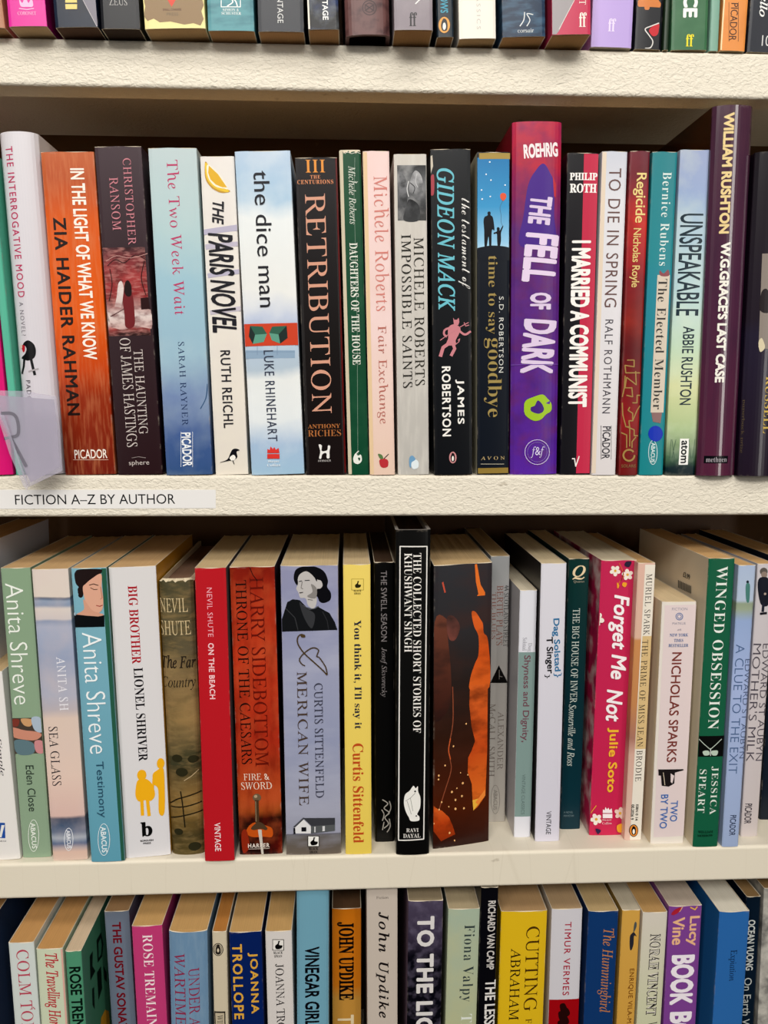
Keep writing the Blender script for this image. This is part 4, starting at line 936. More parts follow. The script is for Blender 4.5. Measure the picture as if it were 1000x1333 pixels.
book(2, 'slim black paperback with faint grey lettering sunk behind its neighbours', (486, 732, 514, 732, 488, 1096, 514, 1096), '#121113', [
    T(496, 503.8, 743, 835, 'THE SWELL SEASON', 'sans', '#8c8688'), T(495, 503.8, 843, 907, 'Josef Skvorecky', 'serifi', '#8c8688', 'author_name')]
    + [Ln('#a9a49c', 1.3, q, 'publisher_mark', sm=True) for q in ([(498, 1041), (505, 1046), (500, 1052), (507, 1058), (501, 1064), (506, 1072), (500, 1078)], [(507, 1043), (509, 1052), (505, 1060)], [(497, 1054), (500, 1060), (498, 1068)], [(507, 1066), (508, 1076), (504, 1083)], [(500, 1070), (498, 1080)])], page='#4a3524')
book(2, 'tall black hardback with a thin white frame and a white owl at its foot', (513, 690, 563, 690, 516, 1113, 559, 1113), '#100f11', [
    Ln('#e9e6e0', 1.5, [(521, 711.5), (556.2, 711.5), (551.8, 1092.5), (519, 1094.5), (521, 711.5)], 'cover_frame'), T(538, 548.5, 720, 954, 'THE COLLECTED SHORT STORIES OF', 'serifm', '#eeeae4'), T(526.5, 536.5, 720, 849, 'KHUSHWANT SINGH', 'serifm', '#eeeae4', 'author_name'),
    S('#eceae4', zq((848, 585), (862, 600), (876, 588), (878, 620), (892, 660), (890, 720), (872, 760), (885, 775), (882, 800), (835, 803), (820, 780), (800, 740), (790, 690), (798, 640), (825, 615))), Ln('#8c8a84', .6, zq((860, 630), (830, 660), (800, 680))), Ln('#8c8a84', .6, zq((830, 660), (845, 740))), Ln('#8c8a84', .6, zq((810, 680), (835, 760))), E('#2c2a2c', 540.5, 1030, 1.2, 1.2), E('#2c2a2c', 542, 1062, 1, 1),
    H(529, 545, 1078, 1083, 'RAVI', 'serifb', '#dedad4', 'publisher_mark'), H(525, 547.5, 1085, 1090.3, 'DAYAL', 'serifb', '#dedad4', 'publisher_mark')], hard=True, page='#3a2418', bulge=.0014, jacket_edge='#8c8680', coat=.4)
zr = lambda *p: Z(540, 680, 5, p)
zs = lambda *p: Z(540, 900, 4.76, p)
book(2, 'thick black paperback with glowing orange lava running down a creased spine', (564, 737, 645, 735, 563, 1111, 640, 1099),
     dict(g=[(0, '#313135'), (.22, '#302e30'), (.4, '#2c2422'), (.6, '#33201a'), (.85, '#4a2216'), (1, '#2a1a18')], n=[('#4c2c22', .3, 26, .5)], w=.1), [
    S(dict(g=[(0, '#6c3e30'), (1, '#301c1a')], n=[('#2c2220', .8, 40, .5)], w=.2), zr((130, 650), (215, 640), (215, 720), (240, 1000), (230, 1200), (150, 1300), (128, 1200))), S(dict(g=[(0, '#5c3a34'), (1, '#74423a')], n=[('#302624', .8, 70, .8)], w=.2), zr((215, 620), (260, 620), (300, 690), (270, 770), (230, 770), (212, 700))),
    P('#e0702c', zr((400, 285), (415, 283), (440, 420), (470, 472), (470, 492), (415, 494), (425, 480), (408, 400))), P('#c0503c', zr((178, 395), (188, 390), (205, 460), (195, 462))),
    S(dict(g=[(0, '#d8622a'), (.5, '#cc5220'), (1, '#d86428')], n=[('#6a2a14', .55, 60, .6)], w=.3), zr((378, 600), (405, 598), (440, 650), (456, 680), (462, 740), (492, 800), (500, 1100), (372, 1110), (370, 1030), (400, 940), (425, 880), (425, 760), (395, 690))),
    P(dict(g=[(0, '#d8622a'), (.5, '#c04a20'), (1, '#e0702a')], n=[('#5a2414', .7, 60, .6)], w=.3), zs((350, -20), (345, 100), (360, 240), (383, 330), (360, 390), (338, 430), (335, 520), (362, 600), (366, 700), (380, 760), (400, 745), (450, 680), (462, 400), (466, -20))),
    P('#e8b040', zs((366, 700), (420, 690), (425, 705), (372, 765))), P('#e8863a', zs((385, 715), (448, 640), (450, 680), (400, 730))),
    P(dict(g=[(0, '#d8622a'), (.5, '#b8421c'), (1, '#7a2c18')], n=[('#5a2414', .7, 90, .8)], w=.3), zs((105, 700), (140, 730), (170, 745), (215, 790), (240, 850), (255, 900), (200, 920), (165, 935), (105, 850))),
    Ln('#8c4a34', 1.2, zs((238, -20), (240, 200), (212, 360), (222, 430), (228, 500), (190, 620), (150, 740)), sm=True), Ln('#c85a30', 1.2, zs((225, 300), (213, 370), (225, 430)), sm=True),
    ]
    + [E('#f2b878', 540 + x / 4.76, 900 + y / 4.76, r, r * 1.2) for x, y, r in ((325, 217, 1), (243, 350, 1), (190, 465, 1), (150, 525, 1.2), (148, 548, 1), (303, 585, 1.3), (233, 633, 1.3), (297, 665, 1.2), (256, 685, 1.2), (168, 690, 1), (256, 740, 1.4), (310, 742, 1.2), (152, 735, 1), (265, 612, .8), (213, 722, .8), (335, 535, .8), (288, 518, .7), (218, 885, 1.2), (119, 818, .9), (250, 935, .9))], skew=.0042, page='#d2b282')
book(2, 'silver grey paperback with a black triangle half hidden behind the lava book', (637, 724, 666, 724, 634, 1071, 657, 1069),
     dict(g=[(0, '#9fa1a3'), (.4, '#a09c98'), (1, '#bdb7ae')]), [
    T(655.8, 662.2, 762, 842, '44 SCOTLAND STREET', 'serif', '#3c3a3c', 'subtitle'), T(646.5, 654.8, 762, 840, 'BERTIE PLAYS', 'serif', '#8a5a50'), T(640.5, 645.5, 771, 832, 'THE BLUES', 'serif', '#8a5a50'),
    P('#181616', [(649.5, 866), (661.5, 889), (638.4, 889)]), Ln('#8c8680', .7, [(650, 872), (650, 884)]), Ln('#8c8680', .7, [(650, 880), (654, 881)]),
    T(647.8, 655.6, 926, 1002, 'ALEXANDER', 'serif', '#7c746e', 'author_name'), T(636.3, 644.5, 916, 1011, 'McCALL SMITH', 'serif', '#7c746e', 'author_name')] + [O('#8c8680', 645, 1040.5, 6, 19, .7), T(642.5, 647.5, 1028, 1054, 'ABACUS', 'sans', '#8c8680', 'publisher_mark')], page='#c0a274')
book(2, 'short slim paperback white with a grey green band and maroon lettering', (677, 769, 700, 768, 668, 1091, 692, 1089), '#dcdce4', [
    Bd('#7f9692', 849, 1063), T(686.5, 692.5, 837, 848, 'Dag', 'serif', '#8c8a94', 'author_name'), T(680.5, 686, 830, 847, 'Solstad', 'serif', '#8c8a94', 'author_name'), T(678.5, 689.5, 853, 966, 'Shyness and Dignity,', 'sansm', '#6e4350'), T(679, 683.5, 1008, 1060, 'VINTAGE CLASSICS', 'sans', '#5c6e6c', 'publisher_mark')], page='#d9cdb4', side=('#c3bec0', None))
book(2, 'white paperback with blue and black sans lettering and black back cover', (704, 734, 739, 733, 696, 1096, 729, 1095), dict(g=[(0, '#d8d6de'), (1, '#d2cfdc')]), [
    T(719, 729.5, 805, 874, 'Dag Solstad', 'sansb', '#2f6f9c', 'author_name', rot=3), T(720.5, 727.5 + 4, 876, 882, '}', 'sans', '#2f6f9c', 'author_name'), T(709.5, 720.5, 829, 877, 'T Singer', 'sansb', '#1c1c20', rot=3), T(709, 716, 878, 883, '}', 'sans', '#1c1c20'), T(711, 717.5, 1056, 1086, 'VINTAGE', 'sans', '#2c2c30', 'publisher_mark')], page='#dcc9a4', side=('#2a2626', None))
book(2, 'dark green slim paperback with a cream initial emblem at its head', (740, 728, 769, 727, 729, 1080, 756, 1079), dict(g=[(0, '#0e3330'), (.5, '#122f35'), (1, '#14323c')]), [
    H(745.6, 762.5, 736, 754.5, 'Q', 'serifbi', '#e0cba4', 'publisher_mark'), H(747, 761, 755.5, 759, 'Quartet', 'serif', '#a8a08c', 'publisher_mark'), T(744, 753.2, 792, 915, 'THE BIG HOUSE OF INVER', 'serif', '#c2cac2', sp=.96), T(739.5, 749, 917, 997, 'Somerville and Ross', 'serifi', '#c2cac2', 'author_name'), H(734, 746, 1056, 1058.6, 'A NOVEL', 'sans', '#6c8288', 'subtitle'), H(734, 747, 1060.6, 1063, 'IRISH FICTION', 'sans', '#6c8288', 'subtitle')], page='#d2b88c')
fl = lambda cx, cy, r, a=0, c='#efe4d8': [E(c, cx + r * math.cos(a + k * 1.2566), cy + r * math.sin(a + k * 1.2566), r * .72, r * .6, math.degrees(a + k * 1.2566)) for k in range(5)] + [E('#d9a43a', cx, cy, r * .4, r * .4)]
book(2, 'raspberry pink paperback with white brush lettering and scattered blossom', (782, 730, 831, 729, 767, 1091, 812, 1084), dict(g=[(0, '#c02c54'), (1, '#c42a50')]),
     fl(801, 743, 4.2, .3) + fl(817, 748, 4.4, .8) + [Ln('#d9782c', .8, [(806, 733), (812, 748), (806, 758), (803, 765)], sm=True), Ln('#5c1c30', .8, [(812, 742), (810, 752), (808, 756)], sm=True), S('#e8a030', [(811, 758), (816, 759), (814, 764), (810, 762)]), S('#e8a030', [(803, 758), (806, 762), (804, 766)]), S('#2c2438', [(815, 731), (822, 731), (819, 738), (813, 736)]),
    T(791, 817, 774, 884, 'Forget Me', 'sansbi', '#f6eef0'), T(789, 810, 897, 939, 'Not', 'sansbi', '#f6eef0'), T(788.5, 803.5, 947, 1031, 'Julie Soto', 'sansb', '#f0b638', 'author_name', 1.05)]
    + flames(784.5, 1050, 797, 1064.5, '#f4eaec') + [H(784, 796, 1065.5, 1068.5, 'Harper', 'serif', '#f0dcdc', 'publisher_mark'), H(784, 796, 1069.5, 1072.5, 'Collins', 'serif', '#f0dcdc', 'publisher_mark')] + fl(776, 1066, 4.5, .5) + fl(807, 1058, 4.6, 1.1, '#e6c8bc') + [Ln('#e0a43a', 1, [(764, 1070), (769, 1058), (776, 1048)], sm=True), S('#e8a030', [(803, 1074), (810, 1072), (810, 1082), (804, 1082)]), S('#2c2044', [(775, 1078), (782, 1080), (778, 1085)])]
    + fl(777, 806, 5.5, .2), page='#dccdb0', side=(dict(g=[(0, '#b82850')], n=[('#e8d8d0', .9, 60, 1), ('#3a1c30', .6, 45, 1)]), None))
book(2, 'slim pinkish paperback with a white strip of serif capitals and an orange bird oval', (830, 732, 855, 734, 813, 1093, 835, 1095),
     dict(g=[(0, '#dcb4a4'), (.26, '#dab29c'), (.27, '#c98c58'), (.5, '#c08454'), (.62, '#a87464'), (.68, '#d2a898'), (1, '#dcb8a8')], w=.01), [
    P('#e8e0d2', [(840, 735), (855, 735), (836, 1095), (820, 1095)]), P('#d6b884', [(836.5, 828), (850.5, 828), (842, 975), (827, 975)]), T(839.5, 847.5, 747, 827, 'MURIEL SPARK', 'serif', '#3a342e', 'author_name', 1.1), T(831.5, 839.5, 833, 1017, 'THE PRIME OF MISS JEAN BRODIE', 'serif', '#3a342e', sp=1.15),
    T(827.5, 831, 1047, 1068, 'ISBN 0 14', 'sansb', '#2c2824', 'subtitle'), T(821.5, 825.5, 1047, 1067, '00.2026 9', 'sansb', '#2c2824', 'subtitle')] + penguin(825, 1081, 6, 8.2, '#e08a3a'), page='#c89f6c')
book(2, 'shorter cream paperback with a pale pink panel and a small dark wave sketch', (862, 784, 908, 783, 846, 1100, 891, 1097), '#e4dcd2', [
    P('#e0cfce', [(866, 788), (908, 787), (893, 1088), (851, 1090)]), H(875, 895, 791, 794.5, 'FICTION', 'sans', '#8c8c9c', 'subtitle'), O('#6c7ca4', 884.5, 802.5, 5, 5, 1.2), O('#6c7ca4', 884.5, 802.5, 3, 3, 1), H(875.5, 892.5, 810, 813, 'PIATKUS', 'sans', '#8c8c9c', 'publisher_mark'),
    H(882, 887, 818.5, 821, '#1', 'serifb', '#6c6c84', 'subtitle'), H(872, 896, 824.5, 828.5, 'NEW YORK', 'serifb', '#4a6a9c', 'subtitle'), H(877.5, 889.5, 831.5, 835.5, 'TIMES', 'serifb', '#4a6a9c', 'subtitle'), H(870.5, 896, 838, 842, 'BESTSELLER', 'serifb', '#4a6a9c', 'subtitle'),
    T(871.5, 884, 849, 992, 'NICHOLAS SPARKS', 'sansm', '#7a3a34', 'author_name'),
    P('#231f20', Z(820, 880, 4.94, [(183, 600), (345, 598), (345, 606), (290, 620), (285, 690), (250, 710), (205, 705), (200, 640), (185, 640)])), P('#e0cfce', Z(820, 880, 4.94, [(262, 625), (285, 640), (272, 690), (262, 680)])), Ln('#d8c8b0', .8, Z(820, 880, 4.94, [(215, 620), (225, 700)])),
    T(872.5, 882, 1042, 1069, 'TWO', 'sansm', '#3a6ab0'), T(859.5, 869, 1034, 1078, 'BY TWO', 'sansm', '#3a6ab0')], page='#dcc59c', side=('#e2d2b4', None))
book(2, 'dark green paperback with white serif capitals and a butterfly on a black band', (922, 727, 959, 727, 902, 1104, 935, 1101), '#1f5c42', [
    Bd('#131313', 958, 985), Ln('#b4c0b4', 1, Z(820, 880, 4.94, [(445, 405), (480, 440), (515, 470)])), Ln('#b4c0b4', 1, Z(820, 880, 4.94, [(592, 405), (555, 440), (520, 470)])), S('#b8c8b8', Z(820, 880, 4.94, [(470, 485), (505, 480), (512, 505), (480, 510)])), S('#b8c8b8', Z(820, 880, 4.94, [(525, 482), (565, 480), (560, 508), (530, 508)])), Ln('#d8ded8', 1, Z(820, 880, 4.94, [(519, 465), (519, 512)])),
    T(927.5, 941.5, 737, 949, 'WINGED OBSESSION', 'serifm', '#e6ece4', sp=1.08), T(924.5, 934, 997.5, 1060, 'JESSICA', 'serifm', '#dfe6dc', 'author_name', 1.12), T(909.5, 918.5, 1001.5, 1058, 'SPEART', 'serifm', '#dfe6dc', 'author_name', 1.12),
    H(909, 928, 1081, 1084.5, 'WILLIAM', 'serifb', '#10281e', 'publisher_mark'), H(908, 928, 1086, 1089, 'MORROW', 'serifb', '#10281e', 'publisher_mark'),
    H(890, 899, 746, 753, '\u00a33.99', 'sansb', '#4a4640', 'price_label', face='L')] + [P('#3a3630', [(883.5 + k * 2.0, 755 + k * .9), (884.6 + k * 2.0, 755.5 + k * .9), (884.6 + k * 2.0, 765.5 + k * .9), (883.5 + k * 2.0, 765 + k * .9)], 'price_label', 'L') for k in range(9)], page='#d6ab74', side=('#ddd0b6', None))
book(2, 'pale blue slim paperback with a tiny standing figure near its head', (961, 736, 986, 736, 940, 1102, 962, 1103), dict(g=[(0, '#a9b9d4'), (.12, '#b2c0d4'), (.13, '#8f9c84'), (.15, '#98a48c'), (.19, '#93a8d0'), (.4, '#a4b4dc'), (1, '#9cadcf')]), [
    E('#1c242c', 973.5, 757.5, 1.8, 2), S('#4a7c74', [(971.5, 760), (976, 760), (976.5, 769), (975.5, 783), (972, 783), (970.8, 770)]),
    T(953.5, 964.5, 839, 1007, 'A CLUE TO THE EXIT', 'sansl', '#4c648c'), T(966.5, 973.5, 858, 987, 'EDWARD ST AUBYN', 'sansl', '#4c5878', 'author_name'), T(950, 958, 1061, 1087.5, 'PICADOR', 'sansm', '#2c3650', 'publisher_mark')], page='#d6ab74')
book(2, 'pale grey paperback with a child in a dark coat near its head', (987, 734, 1010, 734, 963, 1090, 988, 1088), dict(g=[(0, '#c6c0c4'), (1, '#c9bebc')]), [
    E('#5a544e', 994.5, 744, 5, 5), E('#8c7c70', 995, 748, 4, 4), S('#1d1f28', [(988, 754), (995, 751), (1001, 756), (1001, 786), (991, 787), (987, 768)]), Ln('#232430', 3.4, [(994, 786), (993, 796)]), Ln('#1c1c22', 3, [(990, 799), (998, 798)]), E('#a8988c', 996, 773, 1.6, 1.6),
    T(976.5, 986.5, 838, 991, "MOTHER'S MILK", 'sansl', '#4c4650'), T(988.5, 997, 838, 990, 'EDWARD ST AUBYN', 'sansl', '#4c4650', 'author_name'), T(969.5, 978.5, 1046, 1072, 'PICADOR', 'sansm', '#38343c', 'publisher_mark')], page='#d6ab74')
book(2, 'blue black book set back at the end of the third shelf', (1011, 726, 1050, 726, 989, 1068, 1026, 1066), '#1c222c', page='#d6ab74')

# ================================================================== bottom shelf (only the heads of the books are in view)
B4 = dict(Y=.004)
book(3, 'dark navy book at the very end of the bottom shelf', (-50, 1206, -14, 1206, -38, 1333, -2, 1333), '#1c2a44', Y=.0, side='#22304c', page='#a88050')
book(3, 'very pale aqua paperback with thin pink capitals on the bottom shelf', (9, 1229, 45, 1226, 18.5, 1333, 52, 1333), '#cfd6d2', [T(26, 42, 1236, 1372, 'COLM TOIBIN', 'serif', '#b8465a', 'author_name'), Ln('#b8465a', 1, [(43, 1311), (45.5, 1314)], 'author_name')], Y=-.004, page='#cf9c60')
book(3, 'pale green paperback with red handwritten title on the bottom shelf', (46, 1238, 82, 1233, 52.5, 1333, 88.5, 1333), '#cbd3b8', [T(58, 79.5, 1241, 1369, 'The Travelling Hornplayer', 'serifbi', '#b8323c'), Bd('#dba89c', 1234, 1420, .93, 1)], Y=-.005, page='#cf9c60')
book(3, 'jade green paperback with black capitals and black patterned front cover', (84, 1239, 106, 1238, 89.5, 1333, 112.5, 1333), '#4f8f70', [
    T(93, 108, 1258.5, 1364, 'ROSE TREMAIN', 'sansb', '#16201c', 'author_name')] + [P('#16221d', Z(0, 1140, 4.762, q), 'cover_lettering', 'R') for q in ([(598, 400), (625, 350), (640, 420), (632, 500), (605, 540)], [(555, 500), (575, 465), (572, 560), (590, 590), (560, 650)], [(600, 600), (625, 560), (632, 700), (610, 770)], [(640, 560), (660, 600), (660, 660), (645, 640)], [(570, 700), (582, 690), (586, 830), (572, 800)])]
    + [P('#3f7a60', Z(0, 1140, 4.762, [(608, 420), (622, 385), (630, 430), (624, 490), (610, 510)]), 'cover_lettering', 'R'), P('#e0a030', Z(0, 1140, 4.762, [(625, 880), (650, 830), (672, 840), (680, 919), (620, 960)]), 'cover_sticker', 'R')], Y=-.006, page='#dcc4a4')
book(3, 'slate grey paperback with dark red bold capitals on the bottom shelf', (134, 1188, 169, 1185, 145, 1333, 177, 1333), dict(g=[(0, '#6a7484'), (1, '#6c7a8c')]), [T(150.5, 162, 1200, 1351, 'THE GUSTAV SONATA', 'sansb', '#6c1420')], Y=.02, page='#a8835a')
book(3, 'magenta pink paperback with white serif capitals on the bottom shelf', (170, 1207, 212, 1204, 178, 1333, 218, 1333), '#be3e74', [T(188.5, 201.5, 1216.5, 1336, 'ROSE TREMAIN', 'serifm', '#f2dfe2', 'author_name', 1.05)], Y=.003, page='#cfa468')
book(3, 'dusty blue curved spine paperback with wine coloured capitals on the bottom shelf', (216, 1217, 272, 1211, 223, 1333, 270, 1333), dict(g=[(0, '#6c8caa'), (1, '#7292ae')], n=('#86a0b6', .4, 60, 5)), [T(246, 260, 1260, 1336, 'UNDER A', 'serif', '#8c2c4c'), T(227, 241.5, 1241, 1336, 'WARTIME', 'serif', '#8c2c4c')], Y=.0, page='#cfa468', bulge=.0025)
book(3, 'slim cream paperback with an oval bird emblem and a small boxed word', (275, 1213, 296, 1213, 278, 1333, 298, 1333), '#cfc2a8', [
    O('#2c2824', 284, 1236, 6.8, 8.4, 1), O('#2c2824', 284, 1236, 5, 6.6, .6), S('#2c2824', [(284, 1229), (287, 1234), (287, 1240), (284, 1242), (281, 1240), (281, 1234)], 'publisher_mark'), E('#cfc2a8', 284, 1237, 1.4, 2.6, 0, 'publisher_mark'),
    P('#2c2824', [(279, 1316.5), (293.4, 1316.5), (294, 1350), (280, 1350)], 'author_name'), P('#bfb298', [(280.4, 1318.5), (292, 1318.5), (292.6, 1350), (281.4, 1350)], 'author_name'), T(283, 290, 1321, 1348, 'WILDE', 'serif', '#2c2824', 'author_name')], Y=.004, page='#c0803c')
book(3, 'navy paperback with two columns of golden capitals on the bottom shelf', (297.5, 1214, 341, 1213, 301, 1333, 344.5, 1333), '#14265c', [T(323.5, 336.5, 1240, 1319.5, 'JOANNA', 'sansb', '#dca640', 'author_name', 1.2), T(303.5, 316.5, 1229, 1327, 'TROLLOPE', 'sansb', '#dca640', 'author_name', 1.2)], Y=.004, page='#cfa468')
book(3, 'off white paperback with a small swan emblem above black serif capitals', (344, 1213, 381, 1212, 348, 1333, 383, 1333), '#d6d0cc', swan(355.5, 1223.5, 369, 1236.5, '#e8e4de') + [T(360, 371, 1254.5, 1385, 'JOANNA TROLLOPE', 'serif', '#2c282a', 'author_name')], Y=.004, page='#cfa468')
book(3, 'light blue hardback with black condensed capitals reaching up under the third shelf', (384, 1145, 430, 1145, 386.5, 1333, 428, 1333), dict(g=[(0, '#6fa0b4'), (1, '#72a6ba')]), [T(397, 416, 1232.5, 1336, 'VINEGAR GIRL', 'sansb', '#16181c')], Y=.004, hard=True, page='#cfc4ac', bulge=.002)
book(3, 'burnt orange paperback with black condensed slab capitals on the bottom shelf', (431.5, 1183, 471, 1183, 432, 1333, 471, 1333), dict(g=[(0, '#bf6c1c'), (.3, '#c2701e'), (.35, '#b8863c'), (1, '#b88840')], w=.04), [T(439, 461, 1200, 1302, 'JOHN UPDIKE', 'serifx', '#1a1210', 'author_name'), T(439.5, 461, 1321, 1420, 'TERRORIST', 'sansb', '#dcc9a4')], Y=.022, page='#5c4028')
book(3, 'ivory paperback with black slanted serif lettering touching the third shelf', (476, 1150, 519, 1150, 478, 1333, 518, 1333), '#c4b8ac', [H(490, 506, 1166.6, 1170, 'Fiction', 'serif', '#4c4440', 'subtitle'), T(489.5, 507, 1187, 1325, 'John Updike', 'serifbi', '#1f1b1c', 'author_name', 1.25)], Y=.006, page='#b8a488')
book(3, 'purple and black mottled paperback with heavy white capitals on the bottom shelf', (530, 1174, 579, 1172, 530, 1333, 574, 1333), dict(g=[(0, '#4c4458'), (.13, '#3a3344'), (.2, '#17151c'), (1, '#141218')], n=('#6a6278', .5, 130, 1), w=.1), [T(542, 564.5, 1192.5, 1362, 'TO THE LIGH', 'black', '#dcd8d6', sp=1.1)], Y=.006, page='#9c8c70', side=('#7c6478', None))
book(3, 'pale sea green paperback with grey serif lettering and blurred garden colours', (584, 1184, 625, 1183, 578, 1333, 622, 1333), dict(g=[(0, '#a4b4a0'), (.5, '#b4b892'), (.65, '#b0bc98'), (.8, '#4a8a9c'), (1, '#3c7c94')], n=('#c0bc8c', .5, 30, 1), w=.1), [T(599.5, 617, 1204, 1304, 'Fiona Valpy', 'serifm', '#3a4444', 'author_name', 1.12), T(600, 614, 1320, 1350, 'The', 'serifm', '#dfe4dc')], Y=.005, page='#b8a684')
book(3, 'narrow black paperback with two white condensed capital words touching the third shelf', (626, 1156, 650, 1155, 621, 1333, 645, 1333), '#17161a', [T(634.5, 644.5, 1172.5, 1262, 'RICHARD VAN CAMP', 'sansb', '#c9c4c0', 'author_name'), T(630, 645, 1275.5, 1406, 'THE LESSER BLESSED', 'sansb', '#e0dcd8')], Y=.004, page='#b0a48c')
book(3, 'thick yellow paperback with two columns of brown serif capitals', (652, 1188, 713.5, 1185, 647, 1333, 708, 1333), '#dcb424', [T(683.5, 701, 1206, 1316, 'CUTTING', 'serif', '#4a3212'), T(684, 692, 1326, 1350, 'FOR', 'serif', '#4a3212'), T(663.5, 676.5, 1234.5, 1346, 'ABRAHAM V', 'serif', '#2c2218', 'author_name')], Y=.012, page='#b89468')
book(3, 'white paperback with crimson spaced capitals above a dark red band', (718, 1184, 759.5, 1183, 713, 1333, 754, 1333), '#cfccd2', [Bd('#9c161c', 1301, 1440, 0, 1), T(734, 742.5, 1200, 1295.5, 'TIMUR VERMES', 'sansm', '#a82c40', 'author_name', 1.2)] + [S('#2a1414', [(729 + a, 1308 + b), (735 + a, 1306 + b), (738 + a, 1314 + b), (731 + a, 1318 + b)]) for a, b in ((0, 0), (4, 6), (-2, 10), (3, 17), (-3, 22))], Y=.014, page='#b89a74')
book(3, 'royal blue paperback with thin copper handwriting on the bottom shelf', (767, 1187, 805.5, 1186, 758, 1333, 800, 1333), '#1c3a6c', [T(779, 798, 1209, 1318, 'The Hummingbird', 'serifi', '#c07c48')], Y=.01, page='#c4a878', side=('#1a2f58', None))
book(3, 'slim golden yellow paperback with a small grey bird in profile near its head', (810, 1185, 835, 1185, 802, 1333, 827, 1333), dict(g=[(0, '#d0a04c'), (1, '#cc9840')]), [
    S('#4c5454', Z(740, 1140, 6.25, [(545, 375), (556, 385), (556, 410), (545, 440), (530, 460), (535, 400)])), S('#2c2c34', Z(740, 1140, 6.25, [(535, 460), (556, 495), (535, 490), (530, 560), (512, 605), (500, 590), (500, 500), (515, 470)])), T(816.5, 823.5, 1261, 1354, 'ENRIQUE VILA-MATAS', 'sansm', '#7a4a1c', 'author_name', 1.1)], Y=.012, page='#c8bca4')
book(3, 'cream paperback with outlined white block capitals beside the purple one', (837, 1189, 870, 1187, 828, 1333, 862, 1333), dict(g=[(0, '#d4ccc0'), (.35, '#ccccac'), (1, '#c4c8a4')]), [T(843.5, 857.5, 1216, 1322, 'NORAH VINCENT', 'serifx', '#1c1a1a', 'author_name'), T(844.5, 856.5, 1217, 1321, 'NORAH VINCENT', 'serif', '#ded8cc', 'author_name'), T(842, 854, 1330, 1390, 'VOLUNTARY', 'serif', '#2c2a28')], Y=.01, page='#c49a60')
book(3, 'violet paperback with chunky white capitals and peach lettering', (871, 1180, 915, 1179, 863, 1333, 907, 1333), '#7c4490', [
    T(893.5, 910.5, 1192.5, 1231, 'Lucy', 'sansb', '#e8b48c', 'author_name'), T(875.5, 891, 1194, 1230, 'Vine', 'sansb', '#e8b48c', 'author_name'), T(873, 903.5, 1243, 1308, 'BOOK', 'black', '#f0e8f0'), T(870, 899, 1317, 1400, 'BOYFR', 'black', '#f0e8f0'),
    Ln('#dfa884', 1.4, [(876, 1190), (885, 1186), (889, 1180)]), S('#a82838', [(874, 1190), (879, 1184), (887, 1181), (884, 1187), (878, 1191)]), Ln('#e4b04c', 1.6, [(899, 1181), (905, 1184), (908, 1180)])], Y=.01, page='#c0b0a0')
book(3, 'bright blue paperback with a plain spine and small black word on the bottom shelf', (937, 1188, 977, 1186, 927, 1333, 968, 1333), dict(g=[(0, '#2f66a8'), (1, '#3268a6')]), [T(948, 958.5, 1236.5, 1277, 'Expiation', 'serif', '#141c30')], Y=.004, page='#e4ddcc', side=('#2a6aa4', None))
book(3, 'dark teal paperback with white mixed lettering half hidden beside the bright blue one', (972, 1168, 992, 1167, 963, 1333, 983, 1333), '#10202c', [T(972.5, 982, 1197.5, 1263, 'OCEAN VUONG', 'sansb', '#c4c8c4', 'author_name'), T(967, 977, 1273, 1360, "On Earth We're", 'sans', '#b8bcb8')], Y=.02, page='#96764c')
book(3, 'speckled grey and white book at the end of the bottom shelf', (995, 1156, 1039, 1156, 986, 1333, 1030, 1333), dict(g=[(0, '#a8a49c')], n=[('#1c222c', .9, 60, 1), ('#e0dcd0', .6, 90, 1)]), Y=.02, page='#96764c')

make_books()

# ================================================================== shelf label and clear letter tab
def on_lip(px, py, d=.00025):
    p = on_Y(px, py, -d)
    return p
lab = bpy.data.objects.new('shelf_label', None); COL.objects.link(lab)
p0 = on_lip(-14, 650)
lab.location = p0
tag(lab, 'white paper strip printed in black capitals stuck along the second shelf edge', 'label')
inv = lambda p: Vector(p) - p0
q = [on_lip(x, y, .0) for x, y in ((-14, 637.5), (281, 637.5), (281, 661.5), (-14, 662.5))]
vs = [inv(v) for v in q] + [inv(v) + Vector((0, -.00025, 0)) for v in q]
build('paper_strip', vs, [(0, 1, 2, 3), (7, 6, 5, 4), (0, 4, 5, 1), (1, 5, 6, 2), (2, 6, 7, 3), (3, 7, 4, 0)], ink('#e6e4e2', .7), lab)
gv, gf = glyphs('FICTION A\u2013Z BY AUTHOR', 'sans', 1.0)
a0, a1 = on_lip(19.5, 650), on_lip(228, 650)
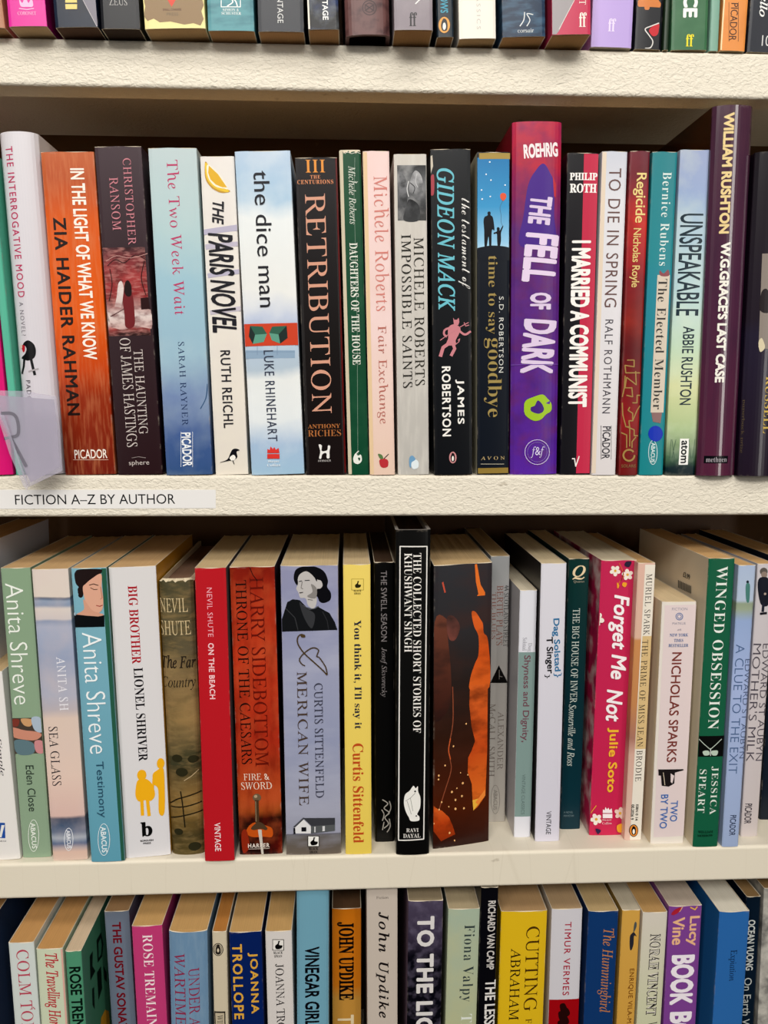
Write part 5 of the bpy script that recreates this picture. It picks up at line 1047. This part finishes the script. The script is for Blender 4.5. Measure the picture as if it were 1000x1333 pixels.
zt, zbm = on_lip(120, 643.5).z, on_lip(120, 656.5).z
build('lettering', [inv(Vector((a0.x + u * (a1.x - a0.x), -.0003, zbm + v * (zt - zbm)))) for u, v, _ in gv], gf, ink('#17161a'), lab)

m, nt, b = newmat('clear_plastic', .12)
b.inputs['Base Color'].default_value = lin('#c9c4d6')
b.inputs['Alpha'].default_value = .28
b.inputs['Specular IOR Level'].default_value = .6
m2, nt2, b2 = newmat('cloudy_card', .5)
b2.inputs['Base Color'].default_value = lin('#b6aec0')
b2.inputs['Alpha'].default_value = .55
tab = bpy.data.objects.new('letter_tab', None); COL.objects.link(tab)
tp = on_Y(40, 600, -.012); tab.location = tp
tag(tab, 'clear plastic index tab with a grey letter hanging in front of the white hardback', 'divider tab')
def slab(name, pts, Y, th, mat, tilt=0.0):
    f_ = [on_Y(x, y, Y + tilt * (x - 40)) - tp for x, y in pts]
    n = len(f_)
    vs = f_ + [v + Vector((0, th, 0)) for v in f_]
    fs = [tuple(range(n))[::-1], tuple(range(n, 2 * n))] + [(i, (i + 1) % n, n + (i + 1) % n, n + i) for i in range(n)]
    return build(name, vs, fs, mat, tab)
slab('plastic_sleeve', [(-12, 508), (30, 509), (73, 516), (78, 560), (81, 613), (58, 624), (37, 634), (30, 620), (14, 575), (-12, 520)], -.016, .0006, m)
slab('plastic_sleeve', [(-10, 540), (0, 552), (12, 590), (30, 632), (35, 638), (37, 632), (22, 590), (5, 540)], -.018, .0005, m)
slab('letter_card', [(-10, 514), (70, 520), (75, 560), (78, 608), (40, 628), (32, 612), (16, 572), (-10, 522)], -.0148, .0004, m2)
for st_ in ([(2, 538), (14, 538), (21, 543), (24, 555), (23, 566), (15, 569), (6, 571)], [(14, 570), (24, 588), (34, 607)]):
    polys = strokes(4.2, spline(st_, 4, False))
    vs, fs = [], []
    for pl in polys:
        k = len(vs)
        vs += [on_Y(x, y, -.0155) - tp for x, y in pl]; fs.append((k, k + 1, k + 2, k + 3))
    build('letter_stroke', vs, fs, ink('#2c2832'), tab)
